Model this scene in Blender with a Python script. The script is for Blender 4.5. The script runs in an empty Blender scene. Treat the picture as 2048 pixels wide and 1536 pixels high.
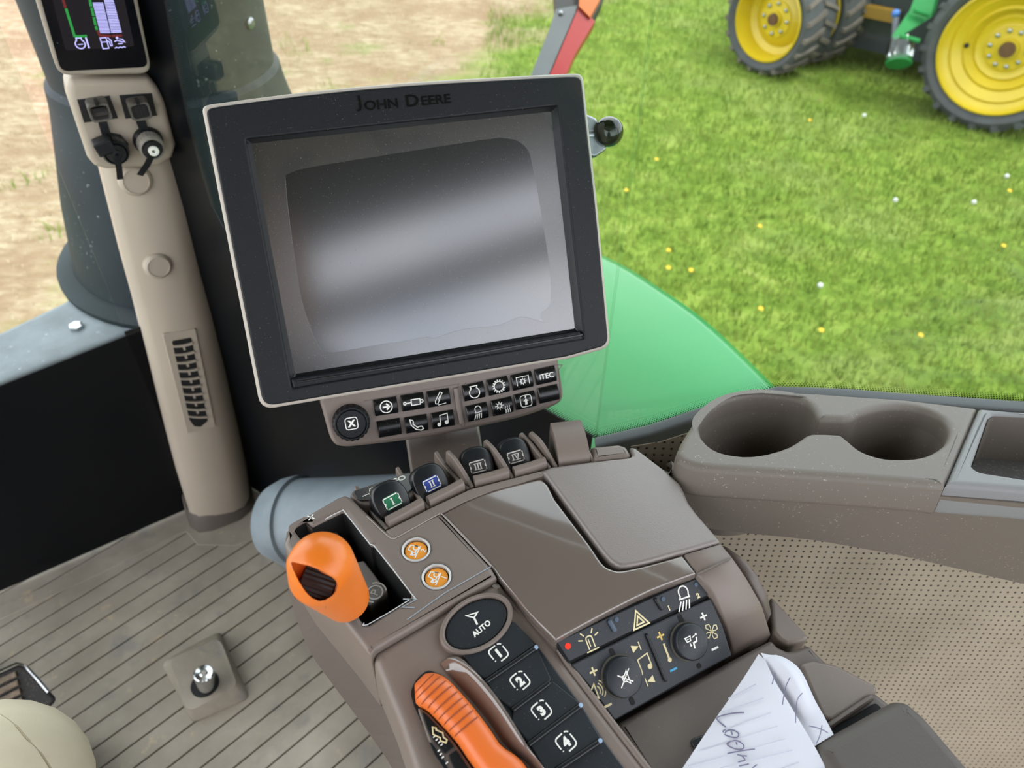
import bpy, bmesh, math, random
from mathutils import Vector, Matrix
import numpy as np
random.seed(7); rng = np.random.default_rng(7)
scene = bpy.context.scene
COL = scene.collection
V = Vector
def rad(a): return math.radians(a)

# ------------------------------------------------------------------ camera
FPX = 1500.0
CAM = V((0, 0, 1.15))
_p, _r = rad(42.0), rad(1.5)
_fw = V((0, math.cos(_p), -math.sin(_p))); _rt = V((1, 0, 0)); _up = _rt.cross(_fw)
CR = _rt*math.cos(_r) + _up*math.sin(_r)
CU = _up*math.cos(_r) - _rt*math.sin(_r)
CF = _fw
cd = bpy.data.cameras.new('camera'); cam = bpy.data.objects.new('camera', cd); COL.objects.link(cam)
cam.matrix_world = Matrix(((CR.x, CU.x, -CF.x, CAM.x), (CR.y, CU.y, -CF.y, CAM.y), (CR.z, CU.z, -CF.z, CAM.z), (0, 0, 0, 1)))
cd.sensor_fit = 'HORIZONTAL'; cd.sensor_width = 36.0; cd.lens = 36.0*FPX/2048.0
cd.clip_start = 0.02; cd.clip_end = 300
cd.dof.use_dof = True; cd.dof.focus_distance = 0.55; cd.dof.aperture_fstop = 9.5
scene.camera = cam

def ray(x, y): return CF + CR*((x-1024)/FPX) - CU*((y-768)/FPX)
def P(x, y, p0, n):
    d = ray(x, y); n = V(n)
    return CAM + d*((V(p0)-CAM).dot(n)/d.dot(n))
def PH(x, y, z): return P(x, y, (0, 0, z), (0, 0, 1))
def PT(x, y, t): return CAM + ray(x, y)*t

Z = V((0, 0, 1))
FWD = V((-0.57, 0.82, 0)).normalized()
RGT = V((FWD.y, -FWD.x, 0))

class Fr:
    """flat local frame: origin, u, v, normal; at() turns a photo point into local (a, b)"""
    def __init__(s, o, n, u):
        s.o = V(o); s.n = V(n).normalized(); u = V(u); s.u = (u - s.n*u.dot(s.n)).normalized(); s.v = s.n.cross(s.u)
    def at(s, x, y, h=0.0):
        d = P(x, y, s.o + s.n*h, s.n) - s.o
        return (d.dot(s.u), d.dot(s.v))
    def ats(s, pts, h=0.0): return [s.at(x, y, h) for x, y in pts]
    def w(s, a, b, h=0.0): return s.o + s.u*a + s.v*b + s.n*h
    def off(s, h): return Fr(s.o + s.n*h, s.n, s.u)

# ------------------------------------------------------------------ objects
ORG = {}
def link(o, parent=None):
    COL.objects.link(o)
    if parent is not None: o.parent = parent
def tag(o, label=None, cat=None, group=None, kind=None):
    if label: o['label'] = label
    if cat: o['category'] = cat
    if group: o['group'] = group
    if kind: o['kind'] = kind
    return o
def thing(name, label, cat, loc, group=None):
    o = bpy.data.objects.new(name, None); link(o); o.location = loc; o.empty_display_size = .02
    ORG[o] = V(loc); return tag(o, label, cat, group)

class MB:
    """collects shapes (world coordinates) and links them as ONE mesh object"""
    def __init__(s): s.v = []; s.f = []; s.m = []; s.mats = []; s.uv = []
    def add(s, shape, mat=None, uv=None):
        vs, fs = shape; b = len(s.v)
        if mat not in s.mats: s.mats.append(mat)
        i = s.mats.index(mat)
        s.v += [tuple(q) for q in vs]; s.uv += (list(uv) if uv else [(0, 0)]*len(vs))
        for f in fs: s.f.append([k+b for k in f]); s.m.append(i)
        return s
    def build(s, name, parent=None, smooth=35, label=None):
        L = ORG.get(parent, V((0, 0, 0)))
        own = L
        if parent is None:
            xs = np.array(s.v); lo, hi = xs.min(0), xs.max(0); own = V(((lo[0]+hi[0])/2, (lo[1]+hi[1])/2, lo[2]))
        me = bpy.data.meshes.new(name)
        me.from_pydata([(q[0]-own.x, q[1]-own.y, q[2]-own.z) for q in s.v], [], s.f)
        for m in s.mats: me.materials.append(m)
        me.polygons.foreach_set('material_index', s.m)
        if any(u != (0, 0) for u in s.uv):
            ul = me.uv_layers.new(name='UVMap'); li = np.zeros(len(me.loops), dtype=np.int32)
            me.loops.foreach_get('vertex_index', li)
            ul.data.foreach_set('uv', np.array(s.uv, dtype=np.float32)[li].ravel())
        me.validate(); me.update()
        if smooth:
            me.shade_smooth(); me.set_sharp_from_angle(angle=rad(smooth))
        o = bpy.data.objects.new(name, me); link(o, parent)
        if parent is None: o.location = own
        ORG[o] = own
        if label: o['label'] = label
        return o
def one(shape, name, mat, parent=None, smooth=35, label=None, uv=None):
    return MB().add(shape, mat, uv).build(name, parent, smooth, label)

# ------------------------------------------------------------------ shapes
def eval_curve(cu):
    o = bpy.data.objects.new('tmp', cu); COL.objects.link(o)
    dg = bpy.context.evaluated_depsgraph_get()
    me = bpy.data.meshes.new_from_object(o.evaluated_get(dg), depsgraph=dg)
    vs = [v.co.copy() for v in me.vertices]; fs = [list(p.vertices) for p in me.polygons]
    bpy.data.objects.remove(o); bpy.data.curves.remove(cu); bpy.data.meshes.remove(me)
    return vs, fs
def fillet(pts, r=.004, seg=5):
    n = len(pts); out = []
    for i in range(n):
        a, b, c = V(pts[i-1]), V(pts[i]), V(pts[(i+1) % n])
        rr = r[i] if isinstance(r, (list, tuple)) else r
        d1, d2 = a-b, c-b
        if rr <= 0 or d1.length < 1e-7 or d2.length < 1e-7: out.append(tuple(b)); continue
        ang = d1.angle(d2, math.pi)
        if ang > rad(172): out.append(tuple(b)); continue
        k = min(rr/math.tan(ang/2), d1.length*.48, d2.length*.48)
        p, q = b + d1.normalized()*k, b + d2.normalized()*k
        for j in range(seg+1):
            t = j/seg; out.append(tuple(p*(1-t)**2 + b*2*t*(1-t) + q*t*t))
    return out
def fo(pts, r, seg=5):
    """fillet of an open line: the ends stay"""
    n = len(pts); out = [tuple(pts[0])]
    for i in range(1, n-1):
        A, B, C = V(pts[i-1]), V(pts[i]), V(pts[i+1]); d1, d2 = A-B, C-B; k = min(r, d1.length*.9, d2.length*.9)
        P0, P1 = B + d1.normalized()*k, B + d2.normalized()*k
        out += [tuple(P0*(1-t)**2 + B*2*t*(1-t) + P1*t*t) for t in (j/seg for j in range(seg+1))]
    return out + [tuple(pts[-1])]
def plate(fr, polys, h0, h1, bevel=.001, res=2):
    """flat piece with rounded rim: outline plus holes in local (a, b), from height h0 to h1"""
    cu = bpy.data.curves.new('tmp', 'CURVE'); cu.dimensions = '2D'; cu.fill_mode = 'BOTH'
    for k, poly in enumerate(polys):
        sp = cu.splines.new('POLY'); sp.points.add(len(poly)-1)
        for i, q in enumerate(poly): sp.points[i].co = (q[0], q[1], 0, 1)
        sp.use_cyclic_u = True
    bevel = min(bevel, (h1-h0)*.49)
    cu.extrude = (h1-h0)/2 - bevel; cu.bevel_depth = bevel; cu.bevel_resolution = res; cu.offset = -bevel
    vs, fs = eval_curve(cu); m = (h0+h1)/2
    return [fr.w(v.x, v.y, v.z+m) for v in vs], fs
def flat(fr, polys, h):
    cu = bpy.data.curves.new('tmp', 'CURVE'); cu.dimensions = '2D'; cu.fill_mode = 'BOTH'
    for poly in polys:
        sp = cu.splines.new('POLY'); sp.points.add(len(poly)-1)
        for i, q in enumerate(poly): sp.points[i].co = (q[0], q[1], 0, 1)
        sp.use_cyclic_u = True
    vs, fs = eval_curve(cu)
    return [fr.w(v.x, v.y, h) for v in vs], fs
def text(fr, s, cx, cy, size, rot=0.0, h=.0003, depth=0.0, sx=1.0, bold=0.0, shear=0.0):
    cu = bpy.data.curves.new('tmp', 'FONT'); cu.body = s; cu.size = size; cu.align_x = 'CENTER'; cu.align_y = 'CENTER'
    cu.extrude = depth; cu.offset = bold; cu.resolution_u = 3; cu.shear = shear
    vs, fs = eval_curve(cu); c, sn = math.cos(rot), math.sin(rot)
    xs = [v.x for v in vs]; ys = [v.y for v in vs]
    mx, my = (min(xs)+max(xs))/2, (min(ys)+max(ys))/2
    out = []
    for v in vs:
        x, y = (v.x-mx)*sx, v.y-my
        out.append(fr.w(cx + x*c - y*sn, cy + x*sn + y*c, h + v.z))
    return out, fs
def circ(cx, cy, r, n=28, ry=None, rot=0.0):
    ry = r if ry is None else ry; c, s = math.cos(rot), math.sin(rot)
    return [(cx + r*math.cos(t)*c - ry*math.sin(t)*s, cy + r*math.cos(t)*s + ry*math.sin(t)*c) for t in (2*math.pi*i/n for i in range(n))]
def rrect(cx, cy, w, h, r, rot=0.0):
    pts = fillet([(-w/2, -h/2), (w/2, -h/2), (w/2, h/2), (-w/2, h/2)], r)
    c, s = math.cos(rot), math.sin(rot)
    return [(cx + x*c - y*s, cy + x*s + y*c) for x, y in pts]
class Icon:
    """flat printed marks made of strokes and fills in unit coordinates"""
    def __init__(s, fr, cx, cy, k, rot=0.0, h=.0003, wd=.13, sx=1.0):
        s.fr, s.cx, s.cy, s.k, s.rot, s.h, s.wd, s.sx = fr, cx, cy, k, rot, h, wd, sx; s.v = []; s.f = []
    def _w(s, x, y):
        c, n = math.cos(s.rot), math.sin(s.rot); x *= s.k*s.sx; y *= s.k
        return s.fr.w(s.cx + x*c - y*n, s.cy + x*n + y*c, s.h)
    def st(s, pts, closed=False, wd=None):
        w = (wd or s.wd)/2; pts = [V(p) for p in pts]; n = len(pts)
        L, Rr = [], []
        for i in range(n):
            a = pts[i-1] if (i > 0 or closed) else pts[i]; b = pts[(i+1) % n] if (i < n-1 or closed) else pts[i]
            d1 = (pts[i]-a); d2 = (b-pts[i])
            d1 = d1.normalized() if d1.length > 1e-9 else d2.normalized(); d2 = d2.normalized() if d2.length > 1e-9 else d1
            m = (d1+d2); m = m.normalized() if m.length > 1e-6 else d1
            nn = V((-m.y, m.x)); k = w/max(.45, nn.dot(V((-d1.y, d1.x))))
            L.append(pts[i]+nn*k); Rr.append(pts[i]-nn*k)
        b0 = len(s.v)
        for i in range(n): s.v += [s._w(*L[i]), s._w(*Rr[i])]
        for i in range(n if closed else n-1):
            j = (i+1) % n; s.f.append([b0+2*i, b0+2*i+1, b0+2*j+1, b0+2*j])
        return s
    def fill(s, pts):
        b0 = len(s.v); s.v += [s._w(*p) for p in pts]; s.f.append(list(range(b0, b0+len(pts)))); return s
    def disc(s, x, y, r): return s.fill(circ(x, y, r, 14))
    def ring(s, x, y, r, a0=0, a1=360, wd=None, ry=None):
        ry = ry or r; full = a1-a0 >= 360; n = 20
        return s.st([(x+r*math.cos(rad(a0+(a1-a0)*i/n)), y+ry*math.sin(rad(a0+(a1-a0)*i/n))) for i in range(n if full else n+1)], full, wd)
    def txt(s, t, x, y, size, bold=0.0):
        c, n = math.cos(s.rot), math.sin(s.rot); xx, yy = x*s.k, y*s.k
        vs, fs = text(s.fr, t, s.cx+xx*c-yy*n, s.cy+xx*n+yy*c, size*s.k, s.rot, s.h, bold=bold*s.k)
        b0 = len(s.v); s.v += vs; s.f += [[q+b0 for q in f] for f in fs]; return s
    def shape(s): return s.v, s.f
def loft(rings, cap0=True, cap1=True, closed=True):
    n = len(rings[0]); vs = [V(p) for r in rings for p in r]; fs = []
    for i in range(len(rings)-1):
        for j in range(n if closed else n-1):
            k = (j+1) % n; fs.append([i*n+j, i*n+k, (i+1)*n+k, (i+1)*n+j])
    if cap0: fs.append(list(range(n))[::-1])
    if cap1: fs.append([(len(rings)-1)*n+j for j in range(n)])
    return vs, fs
def ringpts(c, ax, r, n=24, ry=None, ref=None):
    ax = V(ax).normalized(); ref = V(ref) if ref else (Z if abs(ax.z) < .9 else V((0, 1, 0)))
    u = ref.cross(ax).normalized(); w = ax.cross(u); ry = ry or r
    return [V(c) + u*(r*math.cos(2*math.pi*i/n)) + w*(ry*math.sin(2*math.pi*i/n)) for i in range(n)]
def lathe(o, ax, prof, n=32, cap=True):
    o = V(o); ax = V(ax).normalized()
    return loft([ringpts(o + ax*h, ax, max(r, 1e-5), n) for r, h in prof], cap, cap)
def tube(pts, r, n=10):
    pts = [V(p) for p in pts]; rings = []
    for i, p in enumerate(pts):
        d = (pts[min(i+1, len(pts)-1)] - pts[max(i-1, 0)]); rr = r[i] if isinstance(r, (list, tuple)) else r
        rings.append(ringpts(p, d, rr, n))
    return loft(rings)
def box(fr, a0, a1, b0, b1, h0, h1):
    vs = [fr.w(a, b, h) for h in (h0, h1) for a, b in ((a0, b0), (a1, b0), (a1, b1), (a0, b1))]
    return vs, [[3, 2, 1, 0], [4, 5, 6, 7], [0, 1, 5, 4], [1, 2, 6, 5], [2, 3, 7, 6], [3, 0, 4, 7]]
def sphere(c, r, n=20, m=12, sc=(1, 1, 1)):
    c = V(c); rings = []
    for i in range(m+1):
        t = math.pi*i/m; rr = max(1e-5, math.sin(t)); rings.append([c + V((r*sc[0]*rr*math.cos(2*math.pi*j/n), r*sc[1]*rr*math.sin(2*math.pi*j/n), -r*sc[2]*math.cos(t))) for j in range(n)])
    return loft(rings)
def prism(pts, off):
    """polygon of world points, given thickness along the vector off"""
    n = len(pts); vs = [V(p) for p in pts] + [V(p)+V(off) for p in pts]
    return vs, [list(range(n))[::-1], [n+i for i in range(n)]] + [[i, (i+1) % n, n+(i+1) % n, n+i] for i in range(n)]
def resample(pts, n):
    pts = [V(p) for p in pts]; d = [0]
    for i in range(1, len(pts)): d.append(d[-1]+(pts[i]-pts[i-1]).length)
    out = []
    for k in range(n):
        t = d[-1]*k/(n-1); i = 0
        while i < len(d)-2 and d[i+1] < t: i += 1
        f = (t-d[i])/max(1e-9, d[i+1]-d[i]); out.append(pts[i].lerp(pts[i+1], min(1, max(0, f))))
    return out
def smooth_line(pts, n=4, closed=False):
    """Catmull-Rom through pixel points"""
    m = len(pts); out = []
    for i in range(m if closed else m-1):
        p0 = V(pts[i-1] if (i > 0 or closed) else pts[0]); p1 = V(pts[i]); p2 = V(pts[(i+1) % m]); p3 = V(pts[(i+2) % m] if (i+2 < m or closed) else pts[-1])
        for j in range(n):
            t = j/n
            out.append(tuple(.5*((2*p1) + (p2-p0)*t + (2*p0-5*p1+4*p2-p3)*t*t + (3*p1-p0-3*p2+p3)*t**3)))
    if not closed: out.append(tuple(pts[-1]))
    return out

# ------------------------------------------------------------------ materials
def srgb(r, g, b):
    f = lambda c: (c/255/12.92) if c/255 <= .04045 else ((c/255+.055)/1.055)**2.4
    return (f(r), f(g), f(b), 1)
def X(r, g, b, k=.5):
    c = srgb(r, g, b); return (c[0]*k, c[1]*k, c[2]*k, 1)
class NT:
    def __init__(s, name):
        s.mat = bpy.data.materials.new(name); s.mat.use_nodes = True; s.t = s.mat.node_tree; s.t.nodes.clear()
        s.out = s.n('ShaderNodeOutputMaterial')
    def n(s, kind, **kw):
        o = s.t.nodes.new(kind)
        for k, v in kw.items(): setattr(o, k, v)
        return o
    def l(s, a, b): s.t.links.new(a, b)
    def val(s, sock, v):
        if hasattr(v, 'is_linked') or hasattr(v, 'links'): s.l(v, sock)
        else: sock.default_value = v
    def math(s, op, a, b=0.0, clamp=False):
        o = s.n('ShaderNodeMath', operation=op, use_clamp=clamp); s.val(o.inputs[0], a); s.val(o.inputs[1], b); return o.outputs[0]
    def noise(s, vec, scale, detail=3.0, rough=.55):
        o = s.n('ShaderNodeTexNoise'); o.inputs['Scale'].default_value = scale; o.inputs['Detail'].default_value = detail; o.inputs['Roughness'].default_value = rough
        s.l(vec, o.inputs['Vector']); return o.outputs['Fac']
    def ramp(s, fac, stops):
        o = s.n('ShaderNodeValToRGB'); e = o.color_ramp.elements
        while len(e) < len(stops): e.new(.5)
        for i, (p, c) in enumerate(stops): e[i].position = p; e[i].color = c if len(c) == 4 else (*c, 1)
        s.l(fac, o.inputs[0]); return o.outputs[0]
    def mix(s, fac, a, b):
        o = s.n('ShaderNodeMix', data_type='RGBA'); s.val(o.inputs[0], fac); s.val(o.inputs[6], a); s.val(o.inputs[7], b); return o.outputs[2]
    def step(s, x, lo, hi):
        o = s.n('ShaderNodeMapRange'); o.inputs[1].default_value = lo; o.inputs[2].default_value = hi; s.val(o.inputs[0], x); return o.outputs[0]
def M(name, col, rough=.5, metal=0.0, spec=.5, bump=None, var=None, dust=None, coat=0.0, sheen=0.0):
    t = NT(name); b = t.n('ShaderNodeBsdfPrincipled'); tc = t.n('ShaderNodeTexCoord').outputs['Object']
    c = col
    if var: 
        f = t.noise(tc, var[0], 4); lo = tuple(x*(1-var[1]) for x in col[:3])+(1,); hi = tuple(min(1, x*(1+var[1])) for x in col[:3])+(1,)
        c = t.ramp(f, [(.3, lo), (.7, hi)])
    r = rough
    if dust:   # (scale, threshold, colour[, amount])
        f = t.noise(tc, dust[0], 2, .5); g = t.noise(tc, dust[0]*.06, 3)
        k = t.step(t.math('ADD', f, t.math('MULTIPLY', t.math('SUBTRACT', g, .5), .25)), dust[1], dust[1]+.05)
        k = t.math('MULTIPLY', k, dust[3] if len(dust) > 3 else .8)
        c = t.mix(k, c, dust[2]); r = t.math('ADD', t.math('MULTIPLY', k, .4), rough, True)
    t.val(b.inputs['Base Color'], c); t.val(b.inputs['Roughness'], r); b.inputs['Metallic'].default_value = metal
    b.inputs['Specular IOR Level'].default_value = spec; b.inputs['Coat Weight'].default_value = coat
    if bump:
        bn = t.n('ShaderNodeBump'); bn.inputs['Strength'].default_value = bump[1]; bn.inputs['Distance'].default_value = bump[2] if len(bump) > 2 else .0006
        t.l(t.noise(tc, bump[0], 2), bn.inputs['Height']); t.l(bn.outputs[0], b.inputs['Normal'])
    t.l(b.outputs[0], t.out.inputs[0]); return t.mat
def EM(name, col, s):
    t = NT(name); e = t.n('ShaderNodeEmission'); e.inputs[0].default_value = col; e.inputs[1].default_value = s; t.l(e.outputs[0], t.out.inputs[0]); return t.mat

DUST = srgb(150, 132, 108)
taupe = M('taupe_plastic', srgb(118, 106, 98), .42, bump=(1500, .12), var=(9, .04), dust=(420, .72, DUST, .3))
taupe_d = M('taupe_plastic_dark', srgb(98, 88, 82), .45, bump=(1500, .12), var=(9, .05), dust=(420, .70, DUST, .4))
taupe_g = M('taupe_gloss', srgb(108, 97, 90), .07, spec=.6, bump=None, var=(12, .03), dust=(900, .80, srgb(200, 190, 175), .4), coat=1.0)
taupe_m = M('taupe_matte', srgb(122, 113, 108), .34, spec=.8, bump=(1300, .3))
beige = M('beige_pillar_plastic', srgb(172, 160, 145), .5, bump=(1200, .06), var=(5, .05))
kick = M('grey_kick_plastic', srgb(92, 84, 78), .6, bump=(900, .1))
black = M('black_plastic', srgb(17, 20, 24), .5, spec=.3, bump=(1100, .25), dust=(900, .70, DUST, .35))
black_s = M('black_satin', srgb(24, 27, 30), .32, dust=(900, .72, DUST, .3))
black_g = M('black_gloss', srgb(16, 17, 19), .12, spec=.6)
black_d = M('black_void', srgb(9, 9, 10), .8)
slate = M('slate_rubber_buttons', srgb(26, 31, 37), .45, dust=(800, .70, srgb(150, 138, 118), .35))
frit_s = M('black_frit', srgb(9, 12, 16), .3, spec=.22, dust=(160, .80, srgb(110, 115, 120), .25))
chrome = M('chrome', srgb(200, 203, 206), .15, 1.0)
steel = M('steel', srgb(150, 152, 155), .35, 1.0, var=(60, .2))
orange = M('orange_plastic', srgb(226, 118, 34), .33, bump=(1200, .06), var=(14, .05))
orange_t = M('orange_throttle', srgb(222, 112, 50), .34, bump=(1200, .05))
orange_dk = M('orange_groove', srgb(150, 66, 26), .6)
amber = M('amber_button', srgb(238, 152, 36), .45)
white_p = M('white_print', srgb(235, 235, 228), .6)
cream_p = M('cream_print', srgb(225, 212, 165), .6)
yellow_p = M('yellow_print', srgb(228, 196, 110), .6)
blue_p = M('blue_print', srgb(70, 160, 205), .6)
grey_p = M('grey_print', srgb(150, 158, 165), .5)
green_l = M('green_label', srgb(20, 112, 74), .45)
blue_l = M('blue_label', srgb(36, 62, 150), .45)
grey_l = M('grey_label', srgb(52, 48, 46), .45)
red_led = EM('red_led', srgb(255, 70, 55), .8)
led_off = M('led_lens', srgb(150, 175, 200), .2)
grey_duct = M('grey_blue_plastic', srgb(120, 130, 138), .5, var=(18, .18), bump=(700, .08))
rim_p = M('silver_rim', srgb(176, 168, 158), .4, spec=.5)
cupm = M('cup_console_plastic', srgb(104, 96, 88), .55, bump=(1300, .2), dust=(520, .68, srgb(190, 184, 172), .45))
cupg = M('cup_console_grey', srgb(118, 118, 118), .5, bump=(1300, .2))
feltm = M('tray_liner', srgb(70, 68, 66), .9, bump=(800, .3), dust=(500, .6, srgb(120, 118, 112), .5))
sillm = M('window_sill_rubber', srgb(72, 76, 78), .6, bump=(600, .1))
headl = M('headliner', srgb(92, 88, 84), .9)
exhm = M('exhaust_black_paint', X(54, 68, 74, .45), .6, spec=.22, var=(6, .25), dust=(140, .72, srgb(150, 155, 155), .6), bump=(90, .05))
hoodm = M('hood_grey', X(128, 136, 143, .85), .5, var=(14, .25), dust=(110, .70, srgb(190, 195, 198), .5))
greenp = M('green_paint', X(36, 164, 80, .46), .3, spec=.35, coat=.15, var=(3, .06))
greenm = M('green_paint_dull', X(44, 150, 78), .6, spec=.2, var=(8, .15))
yelp = M('yellow_paint', X(248, 214, 40), .4, var=(4, .06))
tirem = M('tire_rubber', X(84, 86, 88), .85, var=(7, .18), bump=(60, .2, .004))
tiremud = M('tire_rubber_muddy', X(118, 108, 98), .9, var=(9, .25), bump=(60, .25, .004))
darkmech = M('dark_chassis', X(38, 48, 54), .6, var=(5, .3))
rustm = M('hub_brown', X(110, 72, 36), .7, var=(30, .2))
redref = M('red_reflector', X(190, 32, 36), .3)
amberl = M('amber_lens', X(240, 120, 40), .25)
armm = M('grey_arm', X(112, 116, 122), .5, var=(12, .1))
khaki = M('khaki_cloth', srgb(196, 184, 160), .9, bump=(900, .3), var=(20, .06))
shoem = M('shoe_leather', srgb(70, 52, 40), .6)
pedalr = M('pedal_rubber', srgb(30, 28, 28), .7, bump=(400, .3, .001), dust=(420, .60, srgb(110, 94, 76), .5))
penm = M('pen_ink', srgb(108, 104, 132), .7)
rulem = M('ruled_line_print', srgb(188, 188, 202), .7)
blue_cap = M('blue_cap', X(70, 130, 215), .4)

def paper_mat():
    t = NT('white_paper'); d = t.n('ShaderNodeBsdfDiffuse'); tr = t.n('ShaderNodeBsdfTranslucent'); m = t.n('ShaderNodeMixShader')
    d.inputs[0].default_value = srgb(236, 238, 246); tr.inputs[0].default_value = srgb(225, 225, 235); m.inputs[0].default_value = .3
    t.l(d.outputs[0], m.inputs[1]); t.l(tr.outputs[0], m.inputs[2]); t.l(m.outputs[0], t.out.inputs[0]); return t.mat
paper = paper_mat()
def glass_mat(name, tint=(.93, .97, .95, 1), refl=.16):
    t = NT(name); a = t.n('ShaderNodeBsdfTransparent'); g = t.n('ShaderNodeBsdfGlossy'); m = t.n('ShaderNodeMixShader'); f = t.n('ShaderNodeFresnel')
    a.inputs[0].default_value = tint; g.inputs['Roughness'].default_value = .02; f.inputs[0].default_value = 1.45
    t.l(t.math('MULTIPLY', f.outputs[0], refl), m.inputs[0]); t.l(a.outputs[0], m.inputs[1]); t.l(g.outputs[0], m.inputs[2]); t.l(m.outputs[0], t.out.inputs[0]); return t.mat
glass = glass_mat('window_glass')
glass_b = glass_mat('bowl_glass', (.80, .86, .82, 1), 1.6)
def frit_dots():
    """black printed dots that shrink with v (metres from the solid edge); u along the edge"""
    t = NT('frit_dots'); uv = t.n('ShaderNodeUVMap').outputs[0]; sp = t.n('ShaderNodeSeparateXYZ'); t.l(uv, sp.inputs[0])
    pitch = .0026; u = t.math('DIVIDE', sp.outputs[0], pitch); v = t.math('DIVIDE', sp.outputs[1], pitch*.866)
    row = t.math('FLOOR', v); odd = t.math('MODULO', t.math('ABSOLUTE', row), 2.0)
    fu = t.math('SUBTRACT', t.math('FRACT', t.math('ADD', u, t.math('MULTIPLY', odd, .5))), .5); fv = t.math('MULTIPLY', t.math('SUBTRACT', t.math('FRACT', v), .5), .866)
    dist = t.math('SQRT', t.math('ADD', t.math('MULTIPLY', fu, fu), t.math('MULTIPLY', fv, fv)))
    size = t.step(sp.outputs[1], 0.0, .014); size = t.math('SUBTRACT', .56, t.math('MULTIPLY', size, .46))
    k = t.math('LESS_THAN', dist, size)
    a = t.n('ShaderNodeBsdfTransparent'); b = t.n('ShaderNodeBsdfPrincipled'); b.inputs['Base Color'].default_value = srgb(14, 17, 21); b.inputs['Roughness'].default_value = .4
    m = t.n('ShaderNodeMixShader'); t.l(k, m.inputs[0]); t.l(a.outputs[0], m.inputs[1]); t.l(b.outputs[0], m.inputs[2]); t.l(m.outputs[0], t.out.inputs[0]); return t.mat
fritd = frit_dots()
def perforated():
    t = NT('perforated_lining'); uv = t.n('ShaderNodeUVMap').outputs[0]; sp = t.n('ShaderNodeSeparateXYZ'); t.l(uv, sp.inputs[0])
    pitch = .0078; u = t.math('DIVIDE', sp.outputs[0], pitch); v = t.math('DIVIDE', sp.outputs[1], pitch)
    fu = t.math('SUBTRACT', t.math('FRACT', u), .5); fv = t.math('SUBTRACT', t.math('FRACT', v), .5)
    dist = t.math('SQRT', t.math('ADD', t.math('MULTIPLY', fu, fu), t.math('MULTIPLY', fv, fv)))
    k = t.math('SUBTRACT', 1.0, t.step(dist, .13, .19))
    tc = t.n('ShaderNodeTexCoord').outputs['Object']; base = t.ramp(t.noise(tc, 14, 4), [(.3, srgb(150, 139, 122)), (.7, srgb(164, 153, 136))])
    b = t.n('ShaderNodeBsdfPrincipled'); b.inputs['Roughness'].default_value = .8; t.l(t.mix(k, base, srgb(34, 30, 26)), b.inputs['Base Color'])
    bn = t.n('ShaderNodeBump'); bn.inputs['Strength'].default_value = .6; bn.inputs['Distance'].default_value = .001; bn.invert = True
    t.l(k, bn.inputs['Height']); t.l(bn.outputs[0], b.inputs['Normal']); t.l(b.outputs[0], t.out.inputs[0]); return t.mat
perf = perforated()
def floor_mat():
    t = NT('floor_rubber_mat'); tc = t.n('ShaderNodeTexCoord').outputs['Object']
    base = t.ramp(t.noise(tc, 6, 6, .6), [(.3, srgb(124, 115, 103)), (.55, srgb(150, 141, 128)), (.75, srgb(170, 161, 148))])
    d = t.step(t.noise(tc, 42, 5, .65), .62, .74); c = t.mix(t.math('MULTIPLY', d, .75), base, srgb(186, 166, 134))
    d2 = t.step(t.noise(tc, 19, 3), .60, .72); c = t.mix(t.math('MULTIPLY', d2, .5), c, srgb(112, 112, 112))
    b = t.n('ShaderNodeBsdfPrincipled'); b.inputs['Roughness'].default_value = .62; t.l(c, b.inputs['Base Color'])
    bn = t.n('ShaderNodeBump'); bn.inputs['Strength'].default_value = .25; bn.inputs['Distance'].default_value = .001
    t.l(t.noise(tc, 300, 3), bn.inputs['Height']); t.l(bn.outputs[0], b.inputs['Normal']); t.l(b.outputs[0], t.out.inputs[0]); return t.mat
floorm = floor_mat()
groovem = M('floor_groove_dark', srgb(78, 70, 60), .9, var=(30, .3))  # darker brown tone that shows in the mat grooves
def screen_mat(name, base, rough, amount):
    t = NT(name); tc = t.n('ShaderNodeTexCoord').outputs['Object']; b = t.n('ShaderNodeBsdfPrincipled')
    sm = t.step(t.noise(tc, 30, 3, .5), .52, .60)
    sp = t.step(t.noise(tc, 1100, 2), .70, .76)
    c = t.mix(t.math('MULTIPLY', sm, .5), base, srgb(20, 22, 27)); c = t.mix(t.math('MULTIPLY', sp, amount), c, srgb(150, 145, 138))
    t.l(c, b.inputs['Base Color']); t.l(t.math('ADD', rough, t.math('MULTIPLY', sp, .3)), b.inputs['Roughness']); b.inputs['Specular IOR Level'].default_value = .5; b.inputs['IOR'].default_value = 2.3
    t.l(b.outputs[0], t.out.inputs[0]); return t.mat
scr_m = screen_mat('dusty_screen', srgb(44, 41, 39), .22, .22)
film_m = screen_mat('screen_film', srgb(27, 27, 32), .15, .15)
EXPOSURE = 0.45
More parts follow.
